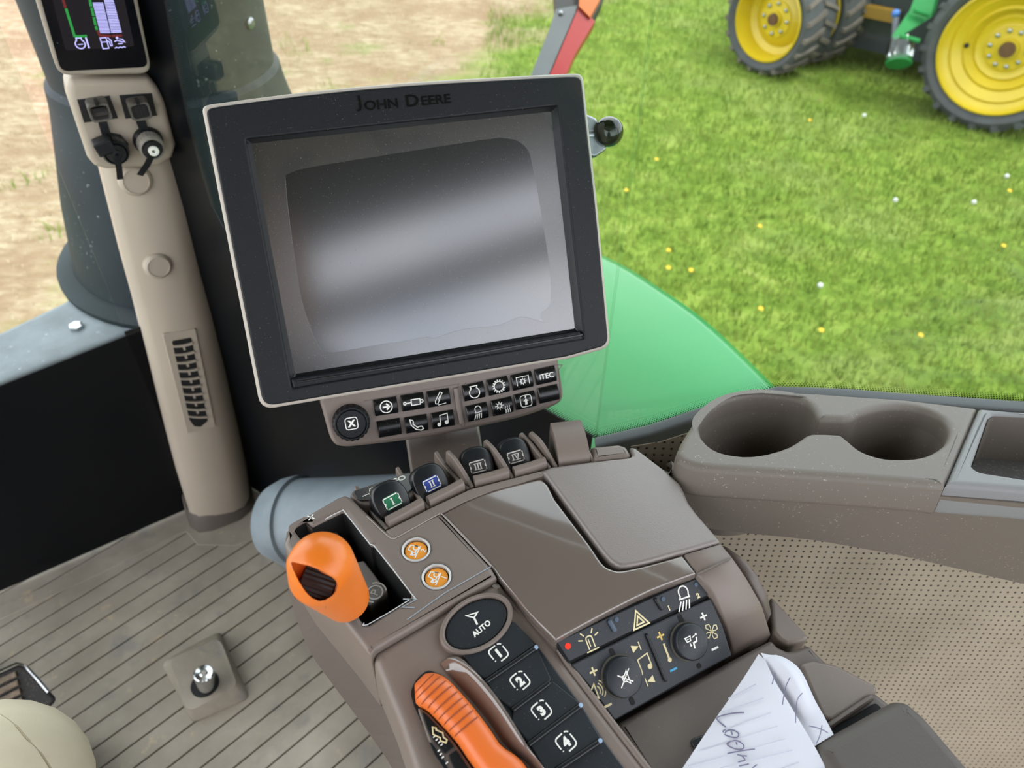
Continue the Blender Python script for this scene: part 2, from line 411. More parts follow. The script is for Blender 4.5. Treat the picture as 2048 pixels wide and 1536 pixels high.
# ================================================================== world and light
w = bpy.data.worlds.new('World'); scene.world = w; w.use_nodes = True; nt = w.node_tree; nt.nodes.clear()
wo = nt.nodes.new('ShaderNodeOutputWorld'); bg = nt.nodes.new('ShaderNodeBackground'); nt.links.new(bg.outputs[0], wo.inputs[0])
tcw = nt.nodes.new('ShaderNodeTexCoord'); mp = nt.nodes.new('ShaderNodeMapping'); mp.inputs['Scale'].default_value = (1, 1, 2.2)
ns = nt.nodes.new('ShaderNodeTexNoise'); ns.inputs['Scale'].default_value = 2.2; ns.inputs['Detail'].default_value = 6
rp = nt.nodes.new('ShaderNodeValToRGB')
for i, (p, c) in enumerate([(.32, (.50, .56, .68, 1)), (.62, (1.0, 1.0, 1.0, 1))]):
    rp.color_ramp.elements[i].position = p; rp.color_ramp.elements[i].color = c
nt.links.new(tcw.outputs['Generated'], mp.inputs[0]); nt.links.new(mp.outputs[0], ns.inputs['Vector']); nt.links.new(ns.outputs['Fac'], rp.inputs[0]); nt.links.new(rp.outputs[0], bg.inputs[0])
bg.inputs[1].default_value = 3.0
sl = bpy.data.lights.new('sun', 'SUN'); sl.energy = 2.6; sl.angle = rad(18); sl.color = (1, .96, .9)
so = bpy.data.objects.new('sun', sl); COL.objects.link(so); so.rotation_euler = V((-.5, -.35, -1)).to_track_quat('-Z', 'Y').to_euler()
so.rotation_euler = (V((-.45, .25, -1)).normalized()).to_track_quat('-Z', 'Y').to_euler()

# ================================================================== ground outside
GZ = -1.55
def ground_mat():
    t = NT('ground_field_and_lawn'); tc = t.n('ShaderNodeNewGeometry').outputs['Position']
    sp = t.n('ShaderNodeSeparateXYZ'); t.l(tc, sp.inputs[0])
    a, b = PH(820, 190, GZ), PH(1120, 0, GZ); d = (b-a); d.z = 0; d.normalize(); nx, ny = d.y, -d.x
    s = t.math('ADD', t.math('MULTIPLY', sp.outputs[0], nx), t.math('MULTIPLY', sp.outputs[1], ny)); s = t.math('SUBTRACT', s, a.x*nx + a.y*ny)
    s = t.math('ADD', s, t.math('MULTIPLY', t.math('SUBTRACT', t.noise(tc, .9, 5, .65), .5), 3.2))
    k = t.step(s, -.35, .45)
    mpn = t.n('ShaderNodeMapping'); mpn.inputs['Rotation'].default_value = (0, 0, rad(-25)); mpn.inputs['Scale'].default_value = (1, 2.6, 1); t.l(tc, mpn.inputs[0])
    soil = t.ramp(t.noise(mpn.outputs[0], 6, 8, .7), [(.30, X(150, 124, 98)), (.46, X(190, 164, 132)), (.62, X(222, 202, 170)), (.8, X(240, 226, 200))])
    soil2 = t.mix(t.step(t.noise(tc, 1.4, 5, .6), .44, .66), soil, X(178, 148, 118)); 
    soil2 = t.mix(t.math('MULTIPLY', t.step(t.noise(tc, .8, 6, .7), .60, .66), .55), soil2, X(140, 158, 84))
    lawn = t.ramp(t.noise(tc, 5.5, 8, .7), [(.30, X(104, 136, 52)), (.48, X(142, 172, 70)), (.62, X(168, 190, 88)), (.75, X(198, 204, 122))])
    lawn = t.mix(t.math('MULTIPLY', t.step(t.noise(tc, 1.1, 4, .6), .50, .68), .5), lawn, X(176, 186, 116))
    b_ = t.n('ShaderNodeBsdfPrincipled'); b_.inputs['Roughness'].default_value = .95; b_.inputs['Specular IOR Level'].default_value = .1
    t.l(t.mix(k, soil2, lawn), b_.inputs['Base Color'])
    bn = t.n('ShaderNodeBump'); bn.inputs['Strength'].default_value = .8; bn.inputs['Distance'].default_value = .06
    t.l(t.noise(tc, 9, 6, .7), bn.inputs['Height']); t.l(bn.outputs[0], b_.inputs['Normal']); t.l(b_.outputs[0], t.out.inputs[0])
    return t.mat, a, V((nx, ny, 0))
gm, GA, GN = ground_mat()
G = Fr((0, 0, GZ), Z, (1, 0, 0))
tag(one(box(G, -40, 40, -12, 60, -.3, 0), 'ground', gm, smooth=0), kind='structure')

def grass_mat():
    t = NT('grass_blades'); tc = t.n('ShaderNodeTexCoord').outputs['Object']
    c = t.ramp(t.noise(tc, 2.6, 7, .72), [(.28, X(108, 138, 56, .5)), (.46, X(148, 174, 76, .5)), (.6, X(178, 196, 98, .5)), (.74, X(216, 214, 142, .52))])
    c = t.mix(t.step(t.noise(tc, 90, 2), .60, .75), c, X(196, 206, 134))
    d = t.n('ShaderNodeBsdfDiffuse'); tr = t.n('ShaderNodeBsdfTranslucent'); m = t.n('ShaderNodeMixShader'); m.inputs[0].default_value = .35
    t.l(c, d.inputs[0]); t.l(c, tr.inputs[0]); t.l(d.outputs[0], m.inputs[1]); t.l(tr.outputs[0], m.inputs[2]); t.l(m.outputs[0], t.out.inputs[0]); return t.mat
def blades(name, n, region, h0, h1, wd, mat, keep):
    x = rng.uniform(region[0], region[1], n); y = rng.uniform(region[2], region[3], n)
    k = keep(x, y); x, y = x[k], y[k]; n = len(x)
    a = rng.uniform(0, 2*np.pi, n); h = rng.uniform(h0, h1, n); ln = rng.uniform(.2, .9, n)*h; b = rng.uniform(0, 2*np.pi, n)
    w2 = wd*rng.uniform(.6, 1.4, n)
    base = np.stack([x, y, np.full(n, GZ)], 1); sd = np.stack([np.cos(a)*w2, np.sin(a)*w2, np.zeros(n)], 1)
    mid = base + np.stack([np.cos(b)*ln*.35, np.sin(b)*ln*.35, h*.6], 1); tip = base + np.stack([np.cos(b)*ln, np.sin(b)*ln, h], 1)
    vs = np.concatenate([base-sd, base+sd, mid+sd*.7, mid-sd*.7, tip]).astype(np.float32)
    i = np.arange(n); q = np.stack([i, i+n, i+2*n, i+3*n], 1); tr = np.stack([i+3*n, i+2*n, i+4*n], 1)
    me = bpy.data.meshes.new(name); me.vertices.add(len(vs)); me.vertices.foreach_set('co', vs.ravel())
    me.loops.add(7*n); me.loops.foreach_set('vertex_index', np.concatenate([q.ravel(), tr.ravel()]).astype(np.int32))
    me.polygons.add(2*n); me.polygons.foreach_set('loop_start', np.concatenate([np.arange(n)*4, 4*n+np.arange(n)*3]).astype(np.int32))
    me.polygons.foreach_set('loop_total', np.concatenate([np.full(n, 4), np.full(n, 3)]).astype(np.int32))
    me.materials.append(mat); me.update(calc_edges=True); me.validate()
    o = bpy.data.objects.new(name, me); link(o); return o
def side(x, y): return (x-GA.x)*GN.x + (y-GA.y)*GN.y
def patch(x, y, s=1.7): return np.sin(x*s+1.3*np.sin(y*s*.7))*np.sin(y*s*1.13+np.sin(x*s*.9))
lawn = blades('lawn_grass', 130000, (-.4, 8.5, 1.6, 12), .03, .085, .0042, grass_mat(),
              lambda x, y: (side(x, y) + .9*patch(x, y) > rng.uniform(-.6, .5, len(x))) & (rng.uniform(0, 1, len(x)) < np.clip(5.0/(y-.5), .25, 1)) & (np.abs(x) < .85*y+1.2))
tag(lawn, 'short bright green mown lawn outside the side window', 'grass', kind='stuff')
weeds = blades('field_weeds', 9000, (-4.5, 3, 2.6, 9), .04, .11, .005, lawn.data.materials[0],
               lambda x, y: (side(x, y) < .2) & (patch(x, y, 2.9)*np.sin(1.7*x+y) > .52 - .25*np.clip(side(x, y)+1.2, 0, 1)))
tag(weeds, 'sparse green weed tufts in the pale stubble field', 'weeds', kind='stuff')
strawm = M('straw', X(236, 218, 184), .9, var=(3, .12))
straw = blades('field_straw', 26000, (-5.5, 2.5, 1.6, 11), .005, .03, .004, strawm, lambda x, y: side(x, y) < rng.uniform(-1, .6, len(x)))
tag(straw, 'pale dry straw stubble littering the brown field', 'straw', kind='stuff')

flw = M('dandelion_yellow', X(250, 205, 30), .7); puffm = M('seed_head_white', X(236, 238, 232), .9); stemm = M('stem_green', X(96, 140, 60), .8)
def flower(px, py, label, puff=False):
    g = PH(px, py, GZ + .09); base = V((g.x, g.y, GZ))
    t = thing('dandelion_seed_head' if puff else 'dandelion', label, 'flower', base, 'white dandelion seed heads on the lawn' if puff else 'yellow dandelions on the lawn')
    one(tube([base, base+V((.004, 0, .05)), base+V((0, .004, .085))], .002, 6), 'stem', stemm, t)
    if puff: one(sphere(base+V((0, .004, .10)), .017, 12, 8), 'seed_ball', puffm, t)
    else: one(lathe(base+V((0, .004, .082)), (0, -.25, 1), [(.004, 0), (.014, .005), (.016, .008), (.010, .011), (.002, .012)], 14), 'bloom', flw, t)
for a in [(1313, 318, 'yellow dandelion on the lawn nearest the right of the black ball knob'),
          (1620, 240, 'yellow dandelion on the lawn left of the big right wheel, alone below the front wheels'),
          (1253, 380, 'yellow dandelion closest to the right edge of the monitor'),
          (1520, 452, 'yellow dandelion in the middle of the lawn above the green fender'),
          (1337, 500, 'upper flower of the close pair of yellow dandelions above the fender'),
          (1337, 535, 'lower flower of the close pair of yellow dandelions above the fender'),
          (1382, 540, 'yellow dandelion just right of the close pair above the fender'),
          (1522, 617, 'yellow dandelion right beside the sloping edge of the green fender'),
          (1643, 660, 'yellow dandelion on the lawn above the larger cup holder'),
          (1842, 670, 'yellow dandelion nearest the window edge above the smaller cup holder'),
          (2008, 491, 'yellow dandelion at the far right border of the picture, mid lawn'),
          (2020, 381, 'yellow dandelion beside a white seed head below the big right wheel')]: flower(*a)
for a in [(2013, 355, 'white dandelion seed head highest on the right, under the big wheel'),
          (1947, 407, 'white dandelion seed head, right one of the pair in the right part of the lawn'),
          (1790, 403, 'white dandelion seed head, left one of the pair in the right part of the lawn'),
          (1640, 574, 'white dandelion seed head lowest on the lawn, toward the fender'),
          (1728, 233, 'white dandelion seed head between the front wheels and the big right wheel')]: flower(*a, puff=True)

# ================================================================== the other tractor
def wheel(root, c, ax, r, rr, wd, mud, hub, tname, rings, lugs=22, nuts=10):
    """tyre with chevron lugs > rim > hub, nuts; ax points to the visible side"""
    ax = V(ax).normalized(); c = V(c)
    ti = MB()
    ti.add(lathe(c, ax, [(rr*.98, wd*.42), (rr*1.06, wd*.5), (r*.86, wd*.54), (r*.94, wd*.46), (r*.955, wd*.3), (r*.955, -wd*.3), (r*.94, -wd*.46), (r*.86, -wd*.54), (rr*1.05, -wd*.5), (rr*.98, -wd*.42)], 56, False), tirem)
    u = Z.cross(ax).normalized(); v = ax.cross(u)
    for k in range(lugs*2):
        sgn = 1 if k % 2 else -1; a0 = 2*math.pi*k/(lugs*2)
        def q(ang, h, rad_): return c + (u*math.cos(ang)+v*math.sin(ang))*rad_ + ax*h
        dw = 2*math.pi/(lugs*2)*.36; sk = .16*sgn*0+.17
        ring = []
        for (h, da) in ((sgn*wd*.52, 0), (sgn*wd*.25, sk*.5), (-sgn*wd*.02, sk)):
            lo = r*(.93 if abs(h) < wd*.4 else .84); hi = r*(1.0 if abs(h) < wd*.4 else .965)
            ring.append([q(a0+da-dw, h, lo), q(a0+da-dw*.7, h, hi), q(a0+da+dw*.7, h, hi), q(a0+da+dw, h, lo)])
        ti.add(loft(ring), mud)
    tire = ti.build(tname, root, 30)
    pr = [(rr*a_, wd*b_) for a_, b_ in rings]
    rim = one(lathe(c, ax, pr, 56, False), 'rim', yelp, tire, 50)
    hr, hh = pr[-1]
    one(lathe(c, ax, [(hr*1.02, hh-.01), (hr, hh+.012), (hub, hh+.02), (hub*.95, hh+.05), (.001, hh+.05)], 28), 'hub', yelp, tire, 30)
    one(lathe(c + ax*(hh+.045), ax, [(hub*.75, 0), (hub*.72, .03), (.001, .032)], 20), 'axle_end', rustm, tire, 30, label='brown rusty axle end')
    for k in range(nuts):
        a0 = 2*math.pi*k/nuts; p = c + (u*math.cos(a0)+v*math.sin(a0))*(hr*.82) + ax*(hh+.012)
        one(lathe(p, ax, [(.017, 0), (.017, .022), (.009, .026)], 8), 'lug_nut', steel, tire, 30)
    return tire
tc_ = PH(1990, 262, GZ)
trac = thing('tractor', 'green tractor with yellow wheels parked on the lawn, cut by the top right edge', 'tractor', PH(1800, 120, GZ))
c1 = PT(2022, 92, 6.35); r1 = c1.z - GZ + .01
n1 = V((-.62, -.78, 0)).normalized()
wheel(trac, c1, n1, r1, r1*.765, .5, tirem, .085, 'tire', [(1.0, .48), (.97, .5), (.93, .40), (.84, .34), (.80, .37), (.66, .25), (.62, .28), (.52, .15), (.48, .18), (.40, .13), (.34, .15)])
hole = P(1933, 91, c1 + n1*.13, n1)
c2 = PT(1560, 35, 7.35); r2 = c2.z - GZ + .01
n2 = V((-.78, -.62, 0)).normalized()
wheel(trac, c2, n2, r2, r2*.74, .42, tiremud, .075, 'tire', [(1.0, .48), (.96, .5), (.93, .38), (.88, .05), (.72, -.02), (.66, .02), (.5, .10), (.44, .12)], 20, 8)
c3 = c2 - n2*.62
wheel(trac, c3, n2, r2, r2*.74, .42, tiremud, .075, 'tire', [(1.0, .48), (.96, .5), (.93, .38), (.88, .05), (.72, -.02), (.66, .02), (.5, .10), (.44, .12)], 20, 8)
# chassis behind the wheels
tax = (c1-c2); tax.z = 0; tax.normalize(); tnb = V((tax.y, -tax.x, 0))
if tnb.y < 0: tnb = -tnb
TF = Fr((c2.x, c2.y, GZ), Z, tax)
L12 = (c1-c2).length
one(box(TF, -.2, L12+1.5, .62, 1.7, .20, 1.7), 'chassis', darkmech, trac, 20)
one(box(TF, .5, .95, .50, .60, .52, .62), 'axle_bracket', M('ochre_paint', X(170, 128, 30), .6), trac, 20)
def onTr(px, py, t): return PT(px, py, t)
gd = tnb*.06
# green steps, filter bowl and blue cap between the wheels
stp = [(1850, -30), (1870, 0), (1862, 35), (1822, 60), (1790, 80), (1784, 72), (1820, 20), (1838, -30)]
one(prism([onTr(x, y, 6.55) for x, y in stp], tnb*.12), 'step_frame', greenm, trac, 20)
for (x0, y0, x1, y1) in ((1828, 20, 1858, 30), (1800, 72, 1838, 82)):
    a, b = onTr(x0, y0, 6.5), onTr(x1, y1, 6.5); one(tube([a, b], .02, 8), 'step_tread', greenm, trac)
bw0, bw1 = onTr(1797, 126, 6.6), onTr(1803, 84, 6.6)
one(lathe(bw0, bw1-bw0, [(.11, 0), (.115, .02), (.11, .2)], 20, False), 'filter_bowl', glass_b, trac)
one(lathe(bw0, bw1-bw0, [(.105, -.01), (.11, .0), (.108, .035), (.02, .036)], 20), 'bowl_base', greenm, trac)
pb, pt_ = onTr(1790, 80, 6.7), onTr(1792, 34, 6.7)
one(tube([pb, pt_], .03, 10), 'pipe', M('grey_pipe', X(105, 108, 118), .6), trac)
one(sphere(onTr(1792, 27, 6.68), .036, 14, 10), 'cap', blue_cap, trac, label='bright blue cap')
one(sphere(hole, .022, 10, 6), 'valve_hole', black_d, trac)

# ================================================================== outside of our own tractor
ex = thing('exhaust_stack', 'tall dark exhaust stack standing on the hood outside the corner pillar', 'exhaust', (-.58, 1.30, .33))
_l, _r2 = ray(30, 0), ray(527, 0); _al, _ar = math.atan2(_l.x, _l.y), math.atan2(_r2.x, _r2.y)
ED, EA, ER = 1.42, (_al+_ar)/2, 1.42*math.sin((_ar-_al)/2)
EC = V((ED*math.sin(EA), ED*math.cos(EA), 0)); print('exhaust', EC, ER)
one(lathe(EC, Z, [(ER, .62), (ER, 2.0), (.01, 2.0)], 48, False), 'upper_can', exhm, ex)
def edge_at(x, y):
    d = ray(x, y); da = EA - math.atan2(d.x, d.y); D_ = EC.length; r = D_*math.sin(da); return r, CAM.z + d.z*D_*math.cos(da)/math.hypot(d.x, d.y)
prof_ = [edge_at(*q) for q in ((150, 552), (140, 500), (124, 420), (114, 340), (105, 270), (101, 237))]; print(prof_)
prof_ += [(prof_[-1][0]-.004, prof_[-1][1]+.02), (ER+.008, prof_[-1][1]+.045), (ER-.001, prof_[-1][1]+.055)]
one(lathe(EC, Z, [(prof_[0][0]+.004, .352)] + prof_, 48, False), 'lower_shroud', exhm, ex)
one(lathe(EC, Z, [(prof_[0][0]+.03, .346), (prof_[0][0]+.03, .354), (prof_[0][0]+.02, .362), (prof_[0][0], .365)], 48, False), 'base_flange', exhm, ex)
one(tube([PT(455, -60, 1.12), PT(455, 0, 1.14), PT(480, 200, 1.25)], .004, 8), 'seam', exhm, ex)
for (x, y, t) in ((425, 203, 1.27), (495, 190, 1.28), (515, 48, 1.17)):
    p = PT(x, y, t); d = (p-EC); d.z = 0; d.normalize(); q = EC + d*(ER-.002) + V((0, 0, p.z))
    one(lathe(q, d, [(.009, 0), (.009, .006), (.005, .009)], 10), 'bolt', steel, ex)
hd = thing('engine_hood', 'dusty dark grey hood panel below the exhaust, seen through the windshield', 'hood', (-.85, 1.15, .2))
hz = .345
hp = [PH(-500, 840, hz), PH(-200, 740, hz), PH(0, 655, hz), PH(70, 622, hz), PH(125, 596, hz), PH(140, 570, hz), PH(300, 500, hz), PH(360, 490, hz)]
wd_ = V((.7, .507, 0)).normalized(); wn_ = V((-.507, .7, 0)).normalized()*.012
hp = hp + [V((-.56, 1.02, hz))] + [V((-.60, .907, hz))+wn_, V((-1.30, .40, hz))+wn_, V((-2.0, -.107, hz))+wn_]
HF = Fr((0, 0, hz), Z, (1, 0, 0))
one(plate(HF, [fillet([(p.x, p.y) for p in hp], .02)], -.10, 0, .025, 4), 'panel', hoodm, hd)
for (x, y) in ((154, 655), (120, 660)):
    if x == 154: one(lathe(PH(x, y, hz), Z, [(.012, 0), (.012, .006), (.006, .008)], 6), 'bolt', chrome, hd)
fe = thing('fender', 'glossy green fender panel outside the side window behind the monitor', 'fender', (-.1, 1.35, .1))
fz = .30
top = smooth_line([(385, 292), (405, 300), (700, 365), (1000, 430), (1210, 508), (1330, 578), (1430, 652), (1560, 778), (1680, 910)], 5)
rowA = [PH(x, y, fz - .05*max(0, (x-1000)/600)**2) for x, y in top]
inn = V((-.45, -.9, 0)).normalized()
rings = []
for k, p in enumerate(rowA):
    o_ = V((.55, .83, 0)); f_ = min(1, .06 + .94*max(0, (top[k][0]-385)/900))
    rings.append([p + V((0, 0, -.14)) + o_*.015, p + V((0, 0, -.03)) + o_*.012, p + V((0, 0, -.006)), p - o_*f_*.03 + V((0, 0, .004)), p - o_*f_*.25 + V((0, 0, .015)), p - o_*f_*.50 + V((0, 0, .015)), p - o_*f_*.50 + V((0, 0, -.05))])
one(loft(rings, False, False, False), 'panel', greenp, fe, 50)
# marker lamp arm
ma = thing('marker_lamp_arm', 'grey folding arm with red reflector strip and amber lamp above the monitor', 'marker lamp', PT(985, 400, 1.75))
ta = 1.75
def pr(pts, t, th): return prism([PT(x, y, t) for x, y in pts], CF*th)
one(pr([(1112, 18), (1157, 10), (1122, 92), (1070, 215), (980, 400), (925, 400), (1062, 150), (1098, 60)], ta, .06), 'arm', armm, ma, 20)
one(pr([(1158, 12), (1190, 42), (1150, 108), (1098, 230), (1010, 400), (982, 400), (1072, 215), (1124, 92)], ta-.003, .04), 'reflector_strip', redref, ma, 20)
one(pr([(1102, -120), (1240, -120), (1206, -2), (1182, 42), (1155, 12), (1112, 18)], ta+.012, .06), 'lamp_housing', M('lamp_housing', X(40, 42, 46), .5), ma, 20)
one(pr([(1162, -60), (1224, -60), (1199, 0), (1180, 34), (1158, 12)], ta-.012, .03), 'lamp_lens', amberl, ma, 20)
one(sphere(PT(1122, 26, ta-.002), .006, 10, 6), 'bolt', steel, ma)

# ================================================================== cab shell
# plan of the glazing: windshield | corner pillar | side glass (two flats)
WS0, WS1 = V((-1.30, .40, 0)), V((-.60, .907, 0))
SA0, SA1, SB1 = V((-.56, .989, 0)), V((.09, .56, 0)), V((1.05, .53, 0))
def wall_fr(a, b):
    d = (b-a).normalized(); n = V((d.y, -d.x, 0))     # towards the inside
    return Fr(a, n, d) if True else None
FW, FA, FB = wall_fr(WS0, WS1), wall_fr(SA0, SA1), wall_fr(SA1, SB1)
CEIL = 1.78
def glass_pane(name, segs, label=None):
    m = MB()
    for fr, poly in segs: m.add(plate(fr, [poly], -.006, 0, .001), glass)
    o = m.build(name, None, 20); return tag(o, kind='structure')
LW = (WS1-WS0).length; LA = (SA1-SA0).length; LB = (SB1-SA1).length
def orient(fr):   # local v should point up
    return 1 if fr.v.z > 0 else -1
assert FW.v.z > 0 and FA.v.z > 0 and FB.v.z > 0, (FW.v, FA.v, FB.v)
win1 = glass_pane('window_1', [(FW, [(-.3, 0.0), (LW, 0.0), (LW, CEIL), (-.3, CEIL)])])
edgeB = [FB.at(x, y) for x, y in ((1196, 876), (1300, 852), (1395, 822), (1560, 776), (1800, 783), (2048, 796), (2300, 812))]
edgeA = [FA.at(x, y) for x, y in ((436, 440), (1196, 876))]
win2 = glass_pane('window_2', [(FA, [(0, 0.0), (LA, 0.0), (LA, CEIL), (0, CEIL)]),
                               (FB, [(0, edgeB[0][1]-.03)] + [(a, b-.03) for a, b in edgeB[1:]] + [(LB, CEIL), (0, CEIL)])])
# opaque black bands printed on the inside of the glass
wl = [FW.at(x, y, .002) for x, y in ((-330, 905), (0, 772), (290, 657), (380, 622))]
one(plate(FW, [[(wl[0][0]-.1, 0.003)] + [(LW-.002, 0.003), (LW-.002, wl[-1][1])] + wl[::-1] + [(wl[0][0]-.1, wl[0][1]-.02)]], .0005, .003, .0005), 'frit_band', frit_s, win1, 20)
bandA = [FA.at(x, y, .002) for x, y in ((330, 0), (352, 120), (375, 234), (400, 330), (424, 412), (446, 455))]
lowA = [FA.at(x, y, .002) for x, y in ((446, 455), (700, 588), (1000, 766), (1120, 837), (1196, 878))]
one(plate(FA, [[(.004, .003), (LA-.002, .003)] + [(min(a, LA-.002), b) for a, b in lowA[::-1]] + [(a, b) for a, b in bandA[::-1][1:]] + [(bandA[0][0], CEIL-.02), (.004, CEIL-.02)]], .0005, .003, .0005), 'frit_band', frit_s, win2, 20)
def dots(fr, line, name, parent, up=1, wd=.018):
    vs, uv, fs = [], [], []; s = 0
    for i, (a, b) in enumerate(line):
        p = V((a, b)); 
        if i: s += (p - V(line[i-1])).length
        q = V(line[min(i+1, len(line)-1)]) - V(line[max(i-1, 0)]); q.normalize(); nn = V((-q.y, q.x))*up
        vs += [fr.w(p.x, p.y, .0035), fr.w(p.x+nn.x*wd, p.y+nn.y*wd, .0035)]; uv += [(s+.001, .0001), (s+.001, wd)]
        if i: fs.append([2*i-2, 2*i, 2*i+1, 2*i-1])
    return one((vs, fs), name, fritd, parent, 0, uv=uv)
dots(FW, wl, 'frit_dots', win1)
dots(FA, bandA[:5], 'frit_dots', win2, 1)
dots(FA, lowA, 'frit_dots', win2)
eb = [FB.at(x, y, .002) for x, y in ((1196, 878), (1300, 853), (1395, 824), (1560, 779), (1640, 783), (1800, 794), (2048, 806), (2300, 822))]
dots(FB, eb, 'frit_dots', win2)
one(plate(FB, [[(a, b) for a, b in eb] + [(a, b-.035) for a, b in eb[::-1]]], .0005, .003, .0005), 'frit_band', frit_s, win2, 20)

# floor mat with pressed grooves
RB0, RB1 = PH(0, 1328, 0), PH(413, 1101, 0)
rd = (RB1-RB0).normalized(); rd2 = (PH(600, 1331, 0)-PH(466, 1450, 0)).normalized()
rd = (rd+rd2).normalized()
FLO = Fr((0, 0, 0), Z, rd)
_n = V((-.02, .03, 0)); pl = [WS0+_n, WS1+_n, V((-.56, .989, 0))+_n*.3, SA1+V((.01, .02, 0)), SB1, V((1.05, -1.0, 0)), V((-1.3, -1.0, 0))]
fm = MB()
fm.add(plate(HFl := Fr((0, 0, 0), Z, (1, 0, 0)), [[(p.x, p.y) for p in pl]], -.08, -.0035, 0.0005), groovem)
pitch, gw = .0335, .0024
b0 = FLO.at(0, 1328)[1]
def clip(poly, a, b, c):   # keep a*x+b*y<=c
    out = []
    for i in range(len(poly)):
        p, q = poly[i-1], poly[i]; dp, dq = a*p[0]+b*p[1]-c, a*q[0]+b*q[1]-c
        if dp <= 0 < dq or dq <= 0 < dp:
            t = dp/(dp-dq); out.append((p[0]+(q[0]-p[0])*t, p[1]+(q[1]-p[1])*t))
        if dq <= 0: out.append(q)
    return out
edge = [(-.95, .60), (-.62, .845), (-.55, .855), (-.50, .80), (-.36, .80), (-.30, .70), (.30, .55), (.30, -.9), (-1.25, -.9), (-1.25, .40)]
edge = [((V((x, y, 0)).dot(FLO.u)), V((x, y, 0)).dot(FLO.v)) for x, y in edge]
lo, hi = min(q[1] for q in edge), max(q[1] for q in edge)
k0 = int((lo-b0)//pitch)-1
full = [((V((p.x, p.y, 0))).dot(FLO.u), V((p.x, p.y, 0)).dot(FLO.v)) for p in pl]
for k in range(k0, k0+80):
    c0 = b0 + k*pitch + gw/2; c1 = c0 + pitch - gw
    q = clip(clip(full, 0, 1, c1), 0, -1, -c0)
    if len(q) >= 3 and c0 < hi+.2:
        a_ = plate(FLO, [q], -.006, 0, .0012, 1); fm.add(a_, floorm)
# smooth border around the pillar foot and along the windshield
bord = [PH(x, y, 0) for x, y in ((-60, 1250), (0, 1212), (200, 1125), (380, 1030), (420, 1010), (640, 1000), (620, 1060), (540, 1066), (470, 1092), (395, 1090), (372, 1062), (200, 1148), (0, 1240), (-60, 1275))]
fm.add(plate(HFl, [fillet([(p.x, p.y) for p in bord], .01)], -.004, .0012, .0008), floorm)
tag(fm.build('floor', None, 30), kind='structure')

# foot switch: moulded boss and plunger
fs_ = thing('foot_switch', 'chrome foot switch plunger standing in a moulded square boss on the floor mat', 'foot switch', PH(408, 1372, 0))
bo = [PH(x, y, .002) for x, y in ((322, 1325), (440, 1262), (500, 1395), (385, 1445))]
ti = [PH(x, y, .028) for x, y in ((338, 1318), (440, 1277), (476, 1372), (376, 1424))]
def rr3(pts, z, r): return [V((x, y, z)) for x, y in fillet([(p.x, p.y) for p in pts], r)]
bossm = MB(); bossm.add(loft([rr3(bo, .0005, .012), rr3(bo, .003, .012), rr3([p.lerp(q, .25) for p, q in zip(ti, bo)], .022, .012), rr3(ti, .028, .014)]), floorm)
bossm.build('boss', fs_, 40)
hc = PH(410, 1368, .029)
one(lathe(hc - Z*.004, Z, [(.021, 0), (.021, .0046), (.017, .0048), (.001, .0047)], 28), 'socket', black_d, fs_)
pb0, pb1 = PH(413, 1374, .027), PH(407, 1345, .070)
one(lathe(pb0, pb1-pb0, [(.0138, 0), (.0138, .030), (.0144, .0305), (.0148, .033), (.0142, .041), (.0125, .0425), (.006, .0415), (.004, .043), (.001, .043)], 32), 'plunger', chrome, fs_)
# outline grooves where the mat pattern stops around the boss
# pedal
pd = thing('brake_pedal', 'black ribbed pedal pad with chrome edge at the left border over the floor mat', 'pedal', PH(20, 1400, 0))
FP = Fr(PH(40, 1390, .12), (-FWD*.55 + Z*.83), RGT)
pq = [FP.at(x, y) for x, y in ((-110, 1395), (35, 1330), (50, 1333), (112, 1400), (64, 1448), (-60, 1530))]
one(plate(FP, [fillet(pq, .008)], -.014, 0, .004, 3), 'pad', pedalr, pd)
ribm = M('worn_rib', srgb(104, 90, 76), .8, var=(160, .3))
pm = MB()
for k in range(6):
    t = (k+.5)/6; a = V(pq[1]).lerp(V(pq[4]), .06+.86*t) ; b = V(pq[0]).lerp(V(pq[5]), .06+.86*t)
    a = a.lerp(b, .04)
    d = (V(pq[4])-V(pq[1])).normalized()*.0042
    pm.add(plate(FP, [[tuple(a-d), tuple(b-d), tuple(b+d), tuple(a+d)]], 0, .005, .0015), ribm)
pm.build('pad_ribs', pd, label='dusty brown worn pedal ribs')
pts = [FP.w(*FP.at(x, y), .001) for x, y in ((-110, 1393), (34, 1328), (50, 1331), (75, 1358), (97, 1384))]
one(tube(pts, .0028, 8), 'chrome_edge', chrome, pd, label='chrome pedal edge')
one(tube([FP.w(-.02, 0, -.014), FP.w(-.03, .02, -.06), PH(-80, 1330, 0.0)], .012, 10), 'arm', darkmech, pd)

